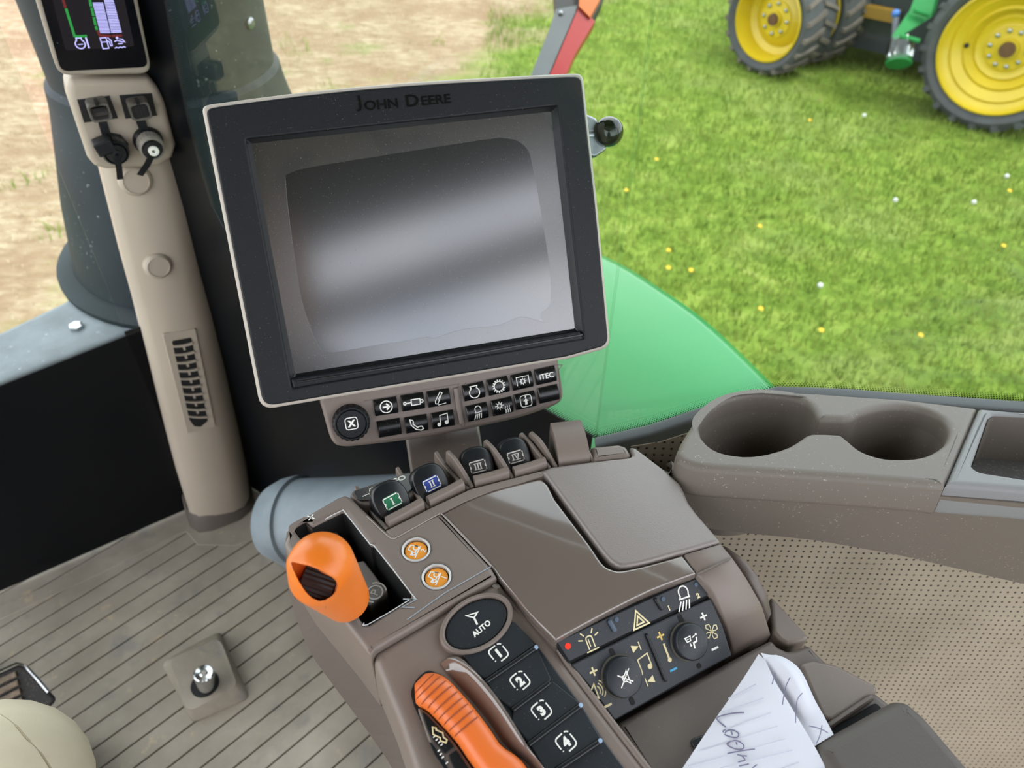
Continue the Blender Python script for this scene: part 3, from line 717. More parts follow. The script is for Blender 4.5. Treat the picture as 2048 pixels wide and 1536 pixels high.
# corner pillar --------------------------------------------------
PB = V((-.515, .873, 0)); PN = V((.51, -.86, 0)).normalized()
FPi = Fr(PB, PN, Z.cross(PN))
assert FPi.v.z > .9
rows = [(-330, -5, 268), (-200, 45, 282), (0, 105, 308), (109, 137, 332), (174, 158, 349), (256, 185, 366), (335, 206, 384), (450, 235, 407), (560, 262, 426), (655, 288, 448), (780, 318, 470), (900, 347, 495), (980, 368, 510), (1032, 384, 517)]
pi = thing('corner_pillar', 'beige plastic cover of the front corner pillar between windshield and side glass', 'pillar', PB)
rings = []
for i, (y, xl, xr) in enumerate(rows):
    (al, bl), (ar, br) = FPi.at(xl, y + (xr-xl)*.06), FPi.at(xr, y - (xr-xl)*.10)
    wv = ar-al
    sec = [(0, -.11), (0, -.02), (.012, -.006), (.04, 0), (wv*.62, 0), (wv*.80, -.008), (wv*.93, -.028), (wv, -.06), (wv, -.11)]
    rings.append([FPi.w(al+a, bl+(br-bl)*a/wv, h) for a, h in sec])
one(loft(rings), 'cover', beige, pi, 55)
kb = []
for (y, xl, xr, o) in ((1036, 380, 519, 0), (1046, 381, 522, .004), (1085, 392, 530, .006)):
    (al, bl), (ar, br) = FPi.at(xl, y+4, o), FPi.at(xr, y-22, o); wv = ar-al
    sec = [(0, -.115), (0, -.03), (.012, -.008), (.035, 0), (wv*.70, 0), (wv*.88, -.012), (wv*.97, -.03), (wv, -.055), (wv, -.115)]
    kb.append([FPi.w(al+a, max(.0015, bl+(br-bl)*a/wv), h+o) for a, h in sec])
one(loft(kb), 'foot_trim', kick, pi, 50)
for (cx, cy, rx, ry) in ((270, 360, 36, 30), (315, 531, 33, 27)):
    c = FPi.w(*FPi.at(cx, cy), -.001); r = rx*.00057
    one(lathe(c, PN + V((.1, 0, .12)), [(r, -.004), (r, .0035), (r*.93, .0065), (r*.76, .0085), (r*.74, .0075), (.001, .0078)], 36), 'plug_cap', beige, pi)
# louvre vent
vq = [FPi.at(x, y) for x, y in ((324, 668), (391, 656), (431, 852), (374, 866))]
one(plate(FPi, [fillet(vq, .003)], -.002, .0022, .0012), 'vent_frame', beige, pi)
vi = [FPi.at(x, y) for x, y in ((343, 680), (382, 673), (415, 840), (401, 852), (388, 851), (378, 838))]
ve = one(plate(FPi, [fillet(vi, .003)], .0015, .0026, .0004), 'vent_opening', black_d, pi)
vs_ = MB()
for k in range(10):
    t = (k+.6)/10.2
    a = V(vi[0]).lerp(V(vi[5]), t); b = V(vi[1]).lerp(V(vi[2]), t)
    m_ = (a+b)/2 + V((0, -.0035))
    curve = [a*(1-s)**2 + m_*2*s*(1-s) + b*s*s for s in (0, .25, .5, .75, 1)]
    for j in range(4):
        p, q = curve[j], curve[j+1]; o = V((0, .0019))
        vs_.add(plate(FPi, [[tuple(p-o), tuple(q-o), tuple(q+o), tuple(p+o)]], .002, .0052, .0004, 1), beige)
    mm = (a+b)/2
    if k < 9: vs_.add(box(FPi, mm.x-.0016, mm.x+.0016, mm.y-.011, mm.y-.003, .002, .0034), beige)
vs_.build('vent_slats', pi)
# connector block
cbp = [(138, 158), (134, 178), (138, 205), (176, 318), (190, 334), (213, 341), (320, 335), (346, 317), (353, 292), (331, 204), (316, 175), (299, 156)]
FC_ = FPi.off(.022)
one(plate(FC_, [fillet(FC_.ats(cbp), .008)], -.05, 0, .008, 4), 'connector_panel', beige, pi)
plugm = M('dusty_plug', srgb(84, 80, 75), .55, var=(140, .3))
def sock(cx, cy): return FC_.at(cx, cy)
for (q, cx, cy, slots) in ([(154, 199), (219, 191), (236, 236), (168, 245)], 193, 222, 0), ([(238, 190), (303, 186), (314, 231), (251, 237)], 273, 220, 4):
    bp = one(plate(FC_, [FC_.ats(q)], -.001, .0012, .0005), 'socket_plate', black_s, pi)
    # square plug hood pointing at the driver and down
    ax = (PN*.9 + V((.05, -.1, -.05))).normalized(); c0 = FC_.w(*sock(cx+2, cy-10)); c1_ = c0 + ax*.020
    rr = lambda c, k, r: [c + FC_.u*a*k + FC_.v*b*k for a, b in rrect(0, 0, .023, .021, .005)]
    body = MB(); inner = [[c1_ + FC_.u*a*.8 + FC_.v*b*.74 for a, b in rrect(0, 0, .023, .021, .005)], [c1_ - ax*.010 + FC_.u*a*.76 + FC_.v*b*.7 for a, b in rrect(0, 0, .023, .021, .005)]]
    body.add(loft([rr(c0, 1.02, 1), rr(c1_ - ax*.002, 1.0, 1), rr(c1_, .95, 1), inner[0], inner[1]], True, True), plugm)
    hood = body.build('plug_socket', bp)
    FH_ = Fr(c1_, ax, FC_.u)
    one(box(FH_, -.002, .002, .0085, .0125, -.012, .001), 'latch', black, bp)
    if slots:
        sm_ = MB()
        sm_.add(box(FH_, -.0088, .0088, -.0066, .0066, -.004, -.001), black_s)
        sm_.build('contact_face', bp)
        s2 = MB()
        for k in range(4): s2.add(plate(FH_, [rrect(-.0063+.0042*k, 0, .0024, .011, .0008)], -.0014, -.0008, .0001, 1), black_d)
        s2.build('contact_slots', bp)
    else:
        one(box(FH_, -.006, .006, -.001, .004, -.009, -.004), 'contact_block', black_s, bp)
def round_cap(cx, cy, r, ax, dep, mat, ring, ctr, tail, nut):
    c0 = FC_.w(*FC_.at(cx, cy)); ax = V(ax).normalized()
    fl = one(lathe(c0 - ax*.004, ax, [(r*1.18, 0), (r*1.18, .006), (r*1.05, .009)], 8 if nut else 36, True), 'socket_flange', black_s, pi)
    m = MB(); n = 48; rings = []
    for h, k in ((.006, 1.0), (dep*.75, 1.0), (dep*.9, .95)):
        rg = ringpts(c0 + ax*h, ax, r*k, n)
        rings.append([p + (p-(c0+ax*h))*(.035 if i % 2 else 0) for i, p in enumerate(rg)])
    rings.append(ringpts(c0 + ax*dep, ax, r*.86, n)); rings.append(ringpts(c0 + ax*(dep*.9), ax, r*.74, n)); rings.append(ringpts(c0 + ax*(dep*.88), ax, .001, n))
    m.add(loft(rings), mat)
    cap = m.build('screw_cap', fl, 25)
    one(lathe(c0 + ax*dep*.85, ax, [(r*.74, 0), (r*.7, .005), (r*.3, .006), (.001, .006)], 28), 'cap_insert', black_s, fl)
    one(lathe(c0 + ax*(dep*.85+.005), ax, [(ctr[0], 0), (ctr[0], .004), (ctr[0]*.45, .0045), (.001, .002)], 22), 'cap_rivet', ctr[1], fl)
    e = FC_.w(*FC_.at(*tail), .012); s = c0 + ax*(dep*.85+.007)
    mid = s.lerp(e, .5) + PN*.004; side_ = ax.cross((e-s).normalized()).normalized()*.0036
    vs = [p + q + h for p in (s, mid, e) for q in (-side_, side_) for h in (V((0, 0, 0)), PN*.0016)]
    fs2 = []
    for i in (0, 4): fs2 += [[i+1, i+3, i+7, i+5], [i, i+4, i+6, i+2], [i, i+1, i+5, i+4], [i+2, i+6, i+7, i+3]]
    fs2 += [[0, 2, 3, 1], [8, 9, 11, 10]]
    one((vs, fs2), 'cap_strap', black, fl, 20)
    return fl
capg = M('grey_worn_cap', srgb(138, 132, 124), .5, var=(120, .25))
f1 = round_cap(225, 293, .0155, PN*1.0 + V((.05, 0, -.02)), .022, black_s, None, (.006, black), (237, 350), True)
f2 = round_cap(296, 281, .0148, PN*.95 + V((.1, -.1, -.10)), .024, capg, None, (.006, white_p), (276, 342), False)
Fh = Fr(FC_.w(*FC_.at(203, 280), .016), PN, FC_.u)
one(plate(Fh, [rrect(0, 0, .020, .016, .002, .2)], -.01, .012, .002), 'hanging_cap', black, f1)
one(plate(FC_, [FC_.ats([(195, 242), (213, 240), (222, 270), (205, 276)])], .004, .006, .0004), 'cap_tether', black, f1)
one(plate(FC_, [FC_.ats([(270, 240), (290, 238), (295, 256), (276, 254)])], .004, .006, .0004), 'cap_tether', black, f2)
# instrument display on the pillar
idp = thing('instrument_display', 'small corner post gauge display in a beige housing at the top left', 'display', PB + V((.02, -.06, .95)))
FD = FPi.off(.045)
ho = FD.ats([(60, -40), (72, 0), (115, 142), (150, 160), (300, 150), (308, 125), (276, 0), (267, -40)])
def ext(pts, pxs): return pts
hou = FD.ats([(-20, -330), (72, 0), (117, 152), (305, 148), (276, 0), (208, -330)])
one(plate(FD, [fillet(hou, .013)], -.05, 0, .003, 3), 'housing', M('warm_grey_housing', srgb(150, 140, 128), .5, bump=(1200, .06)), idp)
gl = FD.ats([(-4, -300), (82, 0), (122, 143), (297, 134), (267, 0), (200, -300)], .001)
one(plate(FD, [fillet(gl, .008)], -.002, .0012, .0004), 'front_glass', M('display_glass', srgb(12, 13, 18), .12, spec=.35, dust=(260, .77, srgb(150, 150, 150), .4)), idp)
lc = FD.ats([(25, -260), (105, 0), (131, 101), (269, 93), (249, 0), (190, -260)], .0014)
lcd = one(flat(FD, [fillet(lc, .003)], .0014), 'lcd_screen', EM('lcd_background', srgb(44, 41, 44), .6), idp)
eg = EM('lcd_green', srgb(52, 150, 72), .8); er = EM('lcd_red', srgb(112, 48, 46), .8); ew = EM('lcd_lilac', srgb(188, 186, 250), .95)
def lp(pts): return FD.ats(pts, .0018)
def lst(pts, wpx, mat, name):
    ic = Icon(FD, 0, 0, 1, 0, .0018, wpx*.00057); ic.st(lp(pts)); return one(ic.shape(), name, mat, lcd, 0)
lst([(132, 17), (149, 72), (156, 73), (174, 72)], 4.5, eg, 'gauge_arc'); lst([(108, -60), (131, 16)], 4.5, er, 'gauge_arc')
m = MB()
for a, b in (((179, -5), (182, 13)), ((183, 15), (187, 32)), ((187.5, 34), (191, 50)), ((191.5, 52), (194, 60))):
    ic = Icon(FD, 0, 0, 1, 0, .0018, .0026); ic.st(lp([a, b])); m.add(ic.shape(), eg)
m.build('gauge_scale', lcd, 0)
m = MB()
for pts in ([(195, 62), (199, 70.5), (222, 72)], [(224, 72), (244, 71)]):
    ic = Icon(FD, 0, 0, 1, 0, .0018, .0022); ic.st(lp(pts)); m.add(ic.shape(), er)
m.build('gauge_low_mark', lcd, 0)
m = MB()
for k in range(22):
    for (x0, y0, x1, y1, xa, ya, xb, yb) in ((185, 5, 206, 5, 200.5, 67, 221, 67), (207, -4, 226, -4, 222.5, 66.5, 244, 66)):
        t0, t1 = k/22, (k+.68)/22
        q = [(x0+(xa-x0)*t0, y0+(ya-y0)*t0), (x1+(xb-x1)*t0, y1+(yb-y1)*t0), (x1+(xb-x1)*t1, y1+(yb-y1)*t1), (x0+(xa-x0)*t1, y0+(ya-y0)*t1)]
        m.add(([FD.w(*p, .0018) for p in lp(q)], [[0, 1, 2, 3]]), ew)
m.build('level_bars', lcd, 0)
ic = Icon(FD, *FD.at(163, 88, .0018), .0062, -.05, .0018, .2)
ic.ring(-.2, 0, .75, -240, 60, .2).st([(-.6, .6), (-.6, 1.0), (.2, 1.0), (.2, .6)]).st([(-.6, -.05), (.25, -.05)], False, .14).st([(.95, 1.0), (1.0, -.8)], False, .28)
one(ic.shape(), 'engine_icon', ew, lcd, 0)
ic = Icon(FD, *FD.at(213, 86, .0018), .0062, -.05, .0018, .17)
ic.st([(-.8, -.9), (-.8, .9), (.15, .9), (.15, -.9)], True).st([(-.8, .2), (.15, .2)]).st([(.15, .3), (.5, .2), (.55, -.5), (.8, -.5), (.85, .3), (.4, .9)])
one(ic.shape(), 'fuel_icon', ew, lcd, 0)
ic = Icon(FD, *FD.at(239, 85, .0018), .0062, -.05, .0018, .17)
ic.st([(-1, -.9), (-.7, -.75), (-.4, -.9), (-.1, -.75), (.2, -.9), (.5, -.75), (.8, -.9)], False, .16).disc(-.2, .8, .22).st([(-.8, .2), (-.3, .4), (.4, .1), (.9, 0), (.6, .5), (.1, .6)]).st([(-.3, -.2), (.5, -.2)])
one(ic.shape(), 'def_level_icon', ew, lcd, 0)

# side wall lining, sill, ceiling, rear
wy = .488
FS = Fr((0, wy, .66), (0, -1, .13), (1, 0, 0))
wp_ = FS.ats([(1262, 893), (1320, 884), (1400, 858), (1560, 826), (1810, 826), (2400, 886)]); fb_ = -.66*1.0084; wp_ = [(wp_[0][0], fb_), (1.05, fb_), (1.05, wp_[-1][1])] + wp_[::-1]
fv = [FS.w(a, b) for a, b in wp_]; n_ = len(fv)
tag(one((fv + [v+V((0, .0004, 0)) for v in fv], [list(range(n_)), [n_+i for i in range(n_)][::-1]] + [[i, n_+i, n_+(i+1) % n_, (i+1) % n_] for i in range(n_)]), 'wall_right', perf, None, 0, uv=[(a+.5, b+.901) for a, b in wp_]*2), kind='structure')
FSi = Fr((0, .528, 0), (0, -1, 0), (1, 0, 0))
sp_ = [(1190, 889), (1300, 864), (1395, 832), (1560, 786), (1700, 791), (1810, 800), (2048, 816), (2400, 835)], [(2400, 930), (2048, 890), (1810, 870), (1560, 870), (1400, 890), (1320, 900), (1215, 912), (1192, 905)]
tag(one(plate(FSi, [FSi.ats(sp_[0]+sp_[1])], -.012, .004, .004, 3), 'trim_1', sillm, None, 40), kind='structure')
V_ = lambda f, r, z: FWD*f + RGT*r + V((0, 0, z))
FCe = Fr((0, 0, 0), Z, RGT)   # local a = right, b = forward
def rf_edge(x, y, z=CEIL+.03):     # where the glossy cover mirrors the front edge of the roof
    F_ = Fr(PH(950, 1150, .7215), Z, RGT); a0, a1 = F_.at(886, 1029)[0], F_.at(1391, 1147)[0]; t = (F_.at(x, y)[0]-a0)/(a1-a0)
    n = (Z - RGT*(.005*(1-t)/(a1-a0))).normalized()
    o = PH(x, y, .7215); d = ray(x, y); d = d - n*2*d.dot(n); return o + d*((z-o.z)/d.z)
e0, e1 = rf_edge(929, 1012), rf_edge(1193, 1113); ed = (e1-e0).normalized()
def ab(p): return (p.dot(RGT), p.dot(FWD))
ceil_ = [(-1.0, -.86), (1.05, -.86)] + [ab(e0+ed*.62), ab(e0-ed*.12)] + [(-.75, 1.16), (-1.0, .6)]
tag(one(plate(FCe, [fillet(ceil_, .03)], CEIL, CEIL+.12, .02), 'ceiling', headl, None, 40), kind='structure')
s0, s1 = rf_edge(953, 997, CEIL+.02), rf_edge(1164, 1076, CEIL+.02); sd0 = (s1-s0).normalized()
tag(one(tube([s0-sd0*.3, s1+sd0*.6], .022, 12), 'trim_2', headl), kind='structure')  # unseen rail, added so the glossy cover mirrors a dark stripe
tag(one(tube([FCe.w(-1.0, -.95, 1.63), FCe.w(1.05, -.95, 1.63)], .06, 14), 'trim_9', headl), kind='structure')  # unseen rear bar, added for a dark band in the screen's reflection
# rear and side posts of the cab, low walls behind the driver
for k, (a, b, c_, d_) in enumerate(((-1.0, -.93, -1.0, -.93), (.97, 1.05, -1.0, -.92), (-1.0, -.93, -.02, .06), (.98, 1.05, -.30, -.20))):
    tag(one(box(FCe, a, b, c_, d_, 0, CEIL), 'trim_%d' % (k+3), headl, None, 20), kind='structure')
tag(one(box(FCe, -1.0, 1.05, -1.0, -.96, 0, .62), 'wall_back', beige, None, 20), kind='structure')
tag(one(box(FCe, -1.0, -.96, -.96, .30, 0, .30), 'wall_left', beige, None, 20), kind='structure')
# ================================================================== armrest console
CZ = .72
FC = Fr(PH(950, 1150, CZ), Z, RGT)
con = thing('armrest_console', 'taupe operator armrest console with levers, keypad and climate controls', 'armrest console', PH(1000, 1250, .30))
def px(pts, fr=FC, h=0.0): return fr.ats(pts, h)
# lower shell
bod = [(568, 1080), (600, 1040), (680, 1000), (720, 1012), (780, 1050), (880, 1018), (985, 975), (1085, 945), (1190, 925), (1255, 905), (1330, 950), (1365, 990), (1440, 1092), (1490, 1160), (1535, 1230), (1600, 1300), (1700, 1400), (1880, 1560), (1700, 1900), (1300, 2000), (1000, 1900), (860, 1640), (800, 1480), (745, 1315), (690, 1240), (620, 1165)]
def ring(pts, z, k=1.0, c=(1080, 1300)):
    r_ = [PH(x, y, z) for x, y in pts]; cc = PH(c[0], c[1], z); return [V((cc.x+(p.x-cc.x)*k, cc.y+(p.y-cc.y)*k, z)) for p in r_]
low = [(572, 1110), (600, 1060), (680, 1010), (720, 1020), (780, 1050), (880, 1022), (985, 985), (1085, 955), (1190, 940), (1255, 925), (1320, 960), (1355, 1000), (1425, 1100), (1475, 1170), (1515, 1240), (1570, 1300), (1660, 1400), (1820, 1560), (1650, 1900), (1300, 2000), (1000, 1900), (840, 1640), (771, 1514), (668, 1372), (618, 1300), (583, 1205)]
def sm(pts): return smooth_line(pts, 3, True)
r0 = ring(sm(bod), .640, .985); r1_ = ring(sm(low), .60); zz = V((0, 0, 1))
r2_ = [V((p.x*.8+.05, p.y*.8+.05, .48)) for p in r1_]; r3_ = [V((p.x*.55+.10, p.y*.55+.09, .34)) for p in r1_]
topo = ring(sm(bod), .650, .93)
one(loft([topo, ring(sm(bod), .648, .965), r0, ring(sm(bod), .630, .993), r1_, r2_, r3_]), 'lower_shell', taupe_d, con, 85)

# --- shift gate module
slot = [(586, 1055), (610, 1041), (624, 1052), (684, 1022), (691, 1026), (741, 1090), (748, 1091), (822, 1187), (819, 1198), (736, 1248), (728, 1247)]
gate = [(566, 1086), (588, 1044), (675, 993), (690, 988), (702, 993), (719, 1010), (772, 1060), (881, 1026), (983, 1134), (995, 1154), (749, 1299), (741, 1312), (690, 1246), (600, 1140)]
b1c, b2c = FC.at(873, 1153), FC.at(832, 1099)
pm_ = px(gate); br = .0086
gp = one(plate(FC, [fillet(pm_, [.008, .010, .006, .004, .004, .004, .002, .002, .001, .002, .003, .006, .01, .01]), fillet(px(slot), .0015, 3), circ(*b1c, br), circ(*b2c, br)], -.072, 0, .0035, 4), 'shift_gate_panel', taupe, con, 40)
one(plate(FC, [px([(560, 1060), (690, 1000), (850, 1190), (728, 1275)])], -.074, -.066, .001), 'shift_gate_floor', black_d, con)
sc_l = px(slot); cxl, cyl = sum(a for a, b in sc_l)/len(sc_l), sum(b for a, b in sc_l)/len(sc_l)
one(loft([[FC.w(cxl+(a-cxl)*k, cyl+(b-cyl)*k, h) for a, b in sc_l] for k, h in ((.985, -.0022), (.985, -.066))], False, False), 'gate_slot_shade', black_d, con, 0)  # black sheet that paints the slot's shade over its side walls
edge_ = Icon(FC, 0, 0, 1, 0, .0003, .0007)
edge_.st(smooth_line(px([(728, 1246), (735, 1250), (819, 1200), (823, 1188), (748, 1092), (741, 1090), (692, 1028), (683, 1022), (650, 1039)]), 2))
one(edge_.shape(), 'slot_edge_line', M('pale_edge', srgb(205, 208, 208), .35), gp, 0)  # thin pale line following the slot edge
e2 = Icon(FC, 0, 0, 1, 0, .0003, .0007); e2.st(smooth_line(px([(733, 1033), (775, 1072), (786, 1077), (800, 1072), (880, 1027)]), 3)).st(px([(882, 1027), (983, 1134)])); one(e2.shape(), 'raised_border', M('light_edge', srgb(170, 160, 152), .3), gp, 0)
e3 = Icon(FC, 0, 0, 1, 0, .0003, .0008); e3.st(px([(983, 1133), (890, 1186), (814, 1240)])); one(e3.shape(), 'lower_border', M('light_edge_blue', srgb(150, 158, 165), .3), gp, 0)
ic = Icon(FC, *FC.at(818, 1207), .0042, .95, .0003, .25); ic.st([(-.7, -1), (-.7, 1), (.7, -1), (.7, 1)]); one(ic.shape(), 'letter_mark', grey_p, gp, 0)
ic = Icon(FC, *FC.at(622, 1035), .003, .6, .0003, .3); ic.st([(-1, 0), (1, 0)]).st([(0, -1), (0, 1)]); one(ic.shape(), 'plus_mark', white_p, gp, 0)
lm = M('gate_block', srgb(128, 122, 118), .4)
FB2 = FC.off(-.018)
pk = one(plate(FB2, [fillet(px([(700, 1126), (728, 1120), (777, 1184), (738, 1212), (712, 1190)], FB2), .002)], -.04, 0, .0015, 3), 'park_block', lm, con)
ic = Icon(FB2, *FB2.at(750, 1185), .0065, .65, .0003, .16); ic.ring(0, 0, .8).ring(0, 0, 1.15, 100, 200).ring(0, 0, 1.15, -60, 40).txt('P', 0, 0, 1.25); one(ic.shape(), 'park_icon', M('lit_mark', srgb(205, 200, 192), .4), pk, 0)
p2 = one(plate(FB2, [fillet(px([(630, 1066), (662, 1048), (690, 1084), (655, 1100)], FB2), .001)], -.04, 0, .0015, 3), 'shift_block', lm, con)
ic = Icon(FB2, *FB2.at(642, 1060), .004, .6, .0003, .3); ic.st([(-.6, -1), (-.6, .4), (.6, .4), (.6, -1)]); one(ic.shape(), 'shift_mark', white_p, p2, 0)

# --- shift lever: orange knob with thumb wheel
bmk = bmesh.new()
for (x, y, r, t) in ((643, 1130, 66, .405), (602, 1127, 29, .398), (640, 1150, 62, .412), (690, 1195, 48, .455)):
    c = PT(x, y, t); rr_ = r*t/1500
    vs, fs = sphere(c, rr_, 40, 24)
    for q in vs: bmk.verts.new(q)
bmesh.ops.convex_hull(bmk, input=bmk.verts)
for g in [v for v in bmk.verts if not v.link_faces]: bmk.verts.remove(g)
mek = bpy.data.meshes.new('tmp'); bmk.to_mesh(mek); bmk.free()
ko = bpy.data.objects.new('tmp', mek); COL.objects.link(ko)
rm = ko.modifiers.new('r', 'REMESH'); rm.mode = 'VOXEL'; rm.voxel_size = .0011
sm2 = ko.modifiers.new('s', 'SMOOTH'); sm2.factor = .5; sm2.iterations = 6
op = smooth_line([(583, 1127), (600, 1128), (625, 1134), (650, 1146), (669, 1158), (675, 1170), (668, 1188), (652, 1199), (636, 1201), (617, 1190), (599, 1164)], 3, True)
cutr = loft([[PT(640+(x-640)*1.1, 1165+(y-1165)*1.1, .36) for x, y in op], [PT(x, y, .395) for x, y in op], [PT(640+(x-640)*.97, 1165+(y-1165)*.97, .409) for x, y in op]])
mc = bpy.data.meshes.new('tmp'); mc.from_pydata([tuple(q) for q in cutr[0]], [], cutr[1]); mc.update()
bmc = bmesh.new(); bmc.from_mesh(mc); bmesh.ops.recalc_face_normals(bmc, faces=bmc.faces); bmc.to_mesh(mc); bmc.free()
co = bpy.data.objects.new('tmp', mc); COL.objects.link(co)
bo_ = ko.modifiers.new('b', 'BOOLEAN'); bo_.operation = 'DIFFERENCE'; bo_.object = co; bo_.solver = 'EXACT'
s3 = ko.modifiers.new('s2', 'SMOOTH'); s3.factor = .5; s3.iterations = 3
dg = bpy.context.evaluated_depsgraph_get(); me = bpy.data.meshes.new_from_object(ko.evaluated_get(dg), depsgraph=dg)
kshape = ([v.co.copy() for v in me.vertices], [list(p.vertices) for p in me.polygons])
bpy.data.objects.remove(ko); bpy.data.objects.remove(co)
kn = one(kshape, 'shift_lever_knob', orange, con, 60)
wc = PT(636, 1165, .4130); wax = (CR*.92 + CU*-.36 + CF*.15).normalized()
n = 56; rings = []
for h, r in ((-.0098, .0080), (-.0088, .0108), (.0088, .0108), (.0098, .0080)):
    rg = ringpts(wc + wax*h, wax, r, n); rings.append([p + (p-(wc+wax*h))*(.06 if i % 2 else 0) for i, p in enumerate(rg)])
one(loft(rings), 'thumb_wheel', M('wheel_rubber', srgb(44, 44, 46), .5), kn, 20)
one(tube([PT(692, 1205, .458), PH(690, 1215, .68)], [.011, .009], 16), 'lever_stem', black_s, con)
seam_c = PT(690, 1197, .4565)
# --- round orange scene buttons
ringm = M('bright_ring', srgb(205, 206, 204), .3, .4)
def scene_button(c, num):
    b = one(plate(FC, [circ(*c, br-.0009, 40)], -.008, -.0014, .0004), 'scene_button', amber, con)
    rg = one(plate(FC, [circ(*c, br+.0013, 40), circ(*c, br-.0001, 40)], -.006, .0007, .0005, 3), 'button_ring', ringm, con)
    ic = Icon(FC, c[0]-.001, c[1]+.0012, .0046, .62, -.0012, .17)
    ic.st([(-.95, -.35), (-.95, .1), (-.35, .1), (-.25, .85), (.6, .85), (.75, .1), (.85, -.3)]).ring(.45, -.1, .38).ring(-.6, -.3, .25).st([(-.35, -.35), (.1, -.35)]).st([(-1.2, -.75), (1.0, -.6)])
    one(ic.shape(), 'tractor_icon', white_p, b, 0)
    vs, fs = text(FC, num, c[0]+.0042, c[1]-.0026, .0052, 0.62, -.0012, bold=.0001); one((vs, fs), 'number_mark', white_p, b, 0)
scene_button(b1c, '1'); scene_button(b2c, '2')

# --- glossy cover and matte lid (gently crowned sheets)
def crowned(poly, name, mat, h1, thick, crown, axis, bevel=.002, smooth=40, parent=con, cuts=10):
    vs, fs = plate(FC, [poly], h1-thick, h1, bevel, 3)
    me = bpy.data.meshes.new('tmp'); me.from_pydata([tuple(q) for q in vs], [], fs)
    bm = bmesh.new(); bm.from_mesh(me); bmesh.ops.triangulate(bm, faces=[f for f in bm.faces if len(f.verts) > 4])
    a0 = min(q[axis] for q in poly); a1 = max(q[axis] for q in poly)
    ax = FC.u if axis == 0 else FC.v
    for k in range(1, cuts):
        t = a0+(a1-a0)*k/cuts; geom = bm.verts[:]+bm.edges[:]+bm.faces[:]
        bmesh.ops.bisect_plane(bm, geom=geom, plane_co=FC.o+ax*t, plane_no=ax)
    for v in bm.verts:
        d = v.co-FC.o; t = (d.dot(ax)-a0)/(a1-a0); v.co.z += crown(min(1, max(0, t)))
    bm.to_mesh(me); bm.free()
    sh = ([v.co.copy() for v in me.vertices], [list(p.vertices) for p in me.polygons]); bpy.data.meshes.remove(me)
    return one(sh, name, mat, parent, smooth)
gloss = smooth_line([(884, 1026), (930, 1003), (985, 982), (1040, 968), (1074, 960)], 3) + [(1084, 960), (1096, 972)] + smooth_line([(1110, 1000), (1140, 1040), (1180, 1092), (1204, 1127), (1222, 1139), (1245, 1142), (1300, 1130), (1364, 1112)], 3) + [(1391, 1147)] + smooth_line([(1391, 1149), (1300, 1183), (1200, 1232), (1112, 1279)], 3) + smooth_line([(1108, 1276), (1055, 1221), (1000, 1155), (986, 1135), (940, 1085), (886, 1029)], 3)
one(plate(FC, [px(gloss)], -.060, -.0095, .001), 'cover_base', taupe_d, con)
crowned(px(gloss), 'gloss_cover', taupe_g, .0015, .010, lambda t: -.0025*(1-t)**2, 0)
matte = [(1082, 946), (1100, 938), (1187, 928), (1258, 919), (1264, 915), (1258, 896), (1272, 900), (1328, 942), (1359, 970), (1367, 986), (1376, 1008), (1392, 1030), (1441, 1087), (1364, 1110)] + smooth_line([(1362, 1110), (1300, 1127), (1253, 1136), (1230, 1132), (1202, 1105), (1140, 1021), (1096, 961)], 2)
one(plate(FC, [px(matte)], -.066, -.003, .004, 3), 'lid_base', taupe, con)
crowned(fillet(px(matte), .002, 2), 'storage_lid', taupe_m, .002, .010, lambda t: .0015*math.sin(math.pi*min(1, max(0, t))), 0, .0025)
corner = [(1188, 926), (1256, 918), (1262, 914), (1252, 897), (1236, 892), (1180, 897)]
one(plate(FC, [fillet(px(corner), .003)], -.06, .003, .004, 3), 'corner_cap', taupe, con)

# --- remote valve levers: fins, paddles, finger lips
fins = [((725, 997), (774, 1059)), ((807, 955), (856, 1017)), ((885, 924), (936, 979)), ((908, 915), (945, 976)), ((984, 893), (1025, 957)), ((1056, 880), (1099, 937)), ((1076, 876), (1112, 935)), ((1150, 863), (1187, 926))]
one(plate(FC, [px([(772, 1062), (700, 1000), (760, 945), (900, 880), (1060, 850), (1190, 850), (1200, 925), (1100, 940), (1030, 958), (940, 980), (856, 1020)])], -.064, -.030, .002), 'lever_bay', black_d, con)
one(plate(FC, [px([(772, 1062), (856, 1019), (940, 979), (1025, 957), (1100, 938), (1188, 926), (1190, 934), (1102, 947), (1040, 968), (985, 982), (930, 1003), (881, 1027), (790, 1075), (776, 1066)])], -.06, .0005, .0008), 'bay_front_rail', taupe, con)
bases = []
for (ap, ba) in fins:
    b = PH(ba[0], ba[1], CZ-.002); a = P(ap[0], ap[1], b, RGT); bases.append((a, b))
    d = V((a.x-b.x, a.y-b.y, 0)); L = d.length; d.normalize(); hh = a.z-b.z; bk = b + d*(L+.012)
    prof = [b + V((0, 0, -.004)), b + V((0, 0, .001)), b + d*L*.30 + V((0, 0, hh*.46)), b + d*L*.55 + V((0, 0, hh*.74)), b + d*L*.8 + V((0, 0, hh*.94)), b + d*(L-.0005) + V((0, 0, hh)), b + d*(L+.006) + V((0, 0, hh*.93)), b + d*(L+.011) + V((0, 0, hh*.66)), bk + V((0, 0, -.012)), bk + V((0, 0, -.05)), b + V((0, 0, -.05))]
    FF = Fr(b, RGT, d)
    poly = [((V(q)-b).dot(FF.u), (V(q)-b).dot(FF.v)) for q in smooth_line(prof[1:9], 3)] + [((q-b).dot(FF.u), (q-b).dot(FF.v)) for q in prof[9:]]
    if Fr(b, RGT, d).v.z < 0: pass
    one(plate(FF, [poly], -.0013, .0019, .0011, 3), 'lever_fin', taupe_g if False else taupe, con, 45)
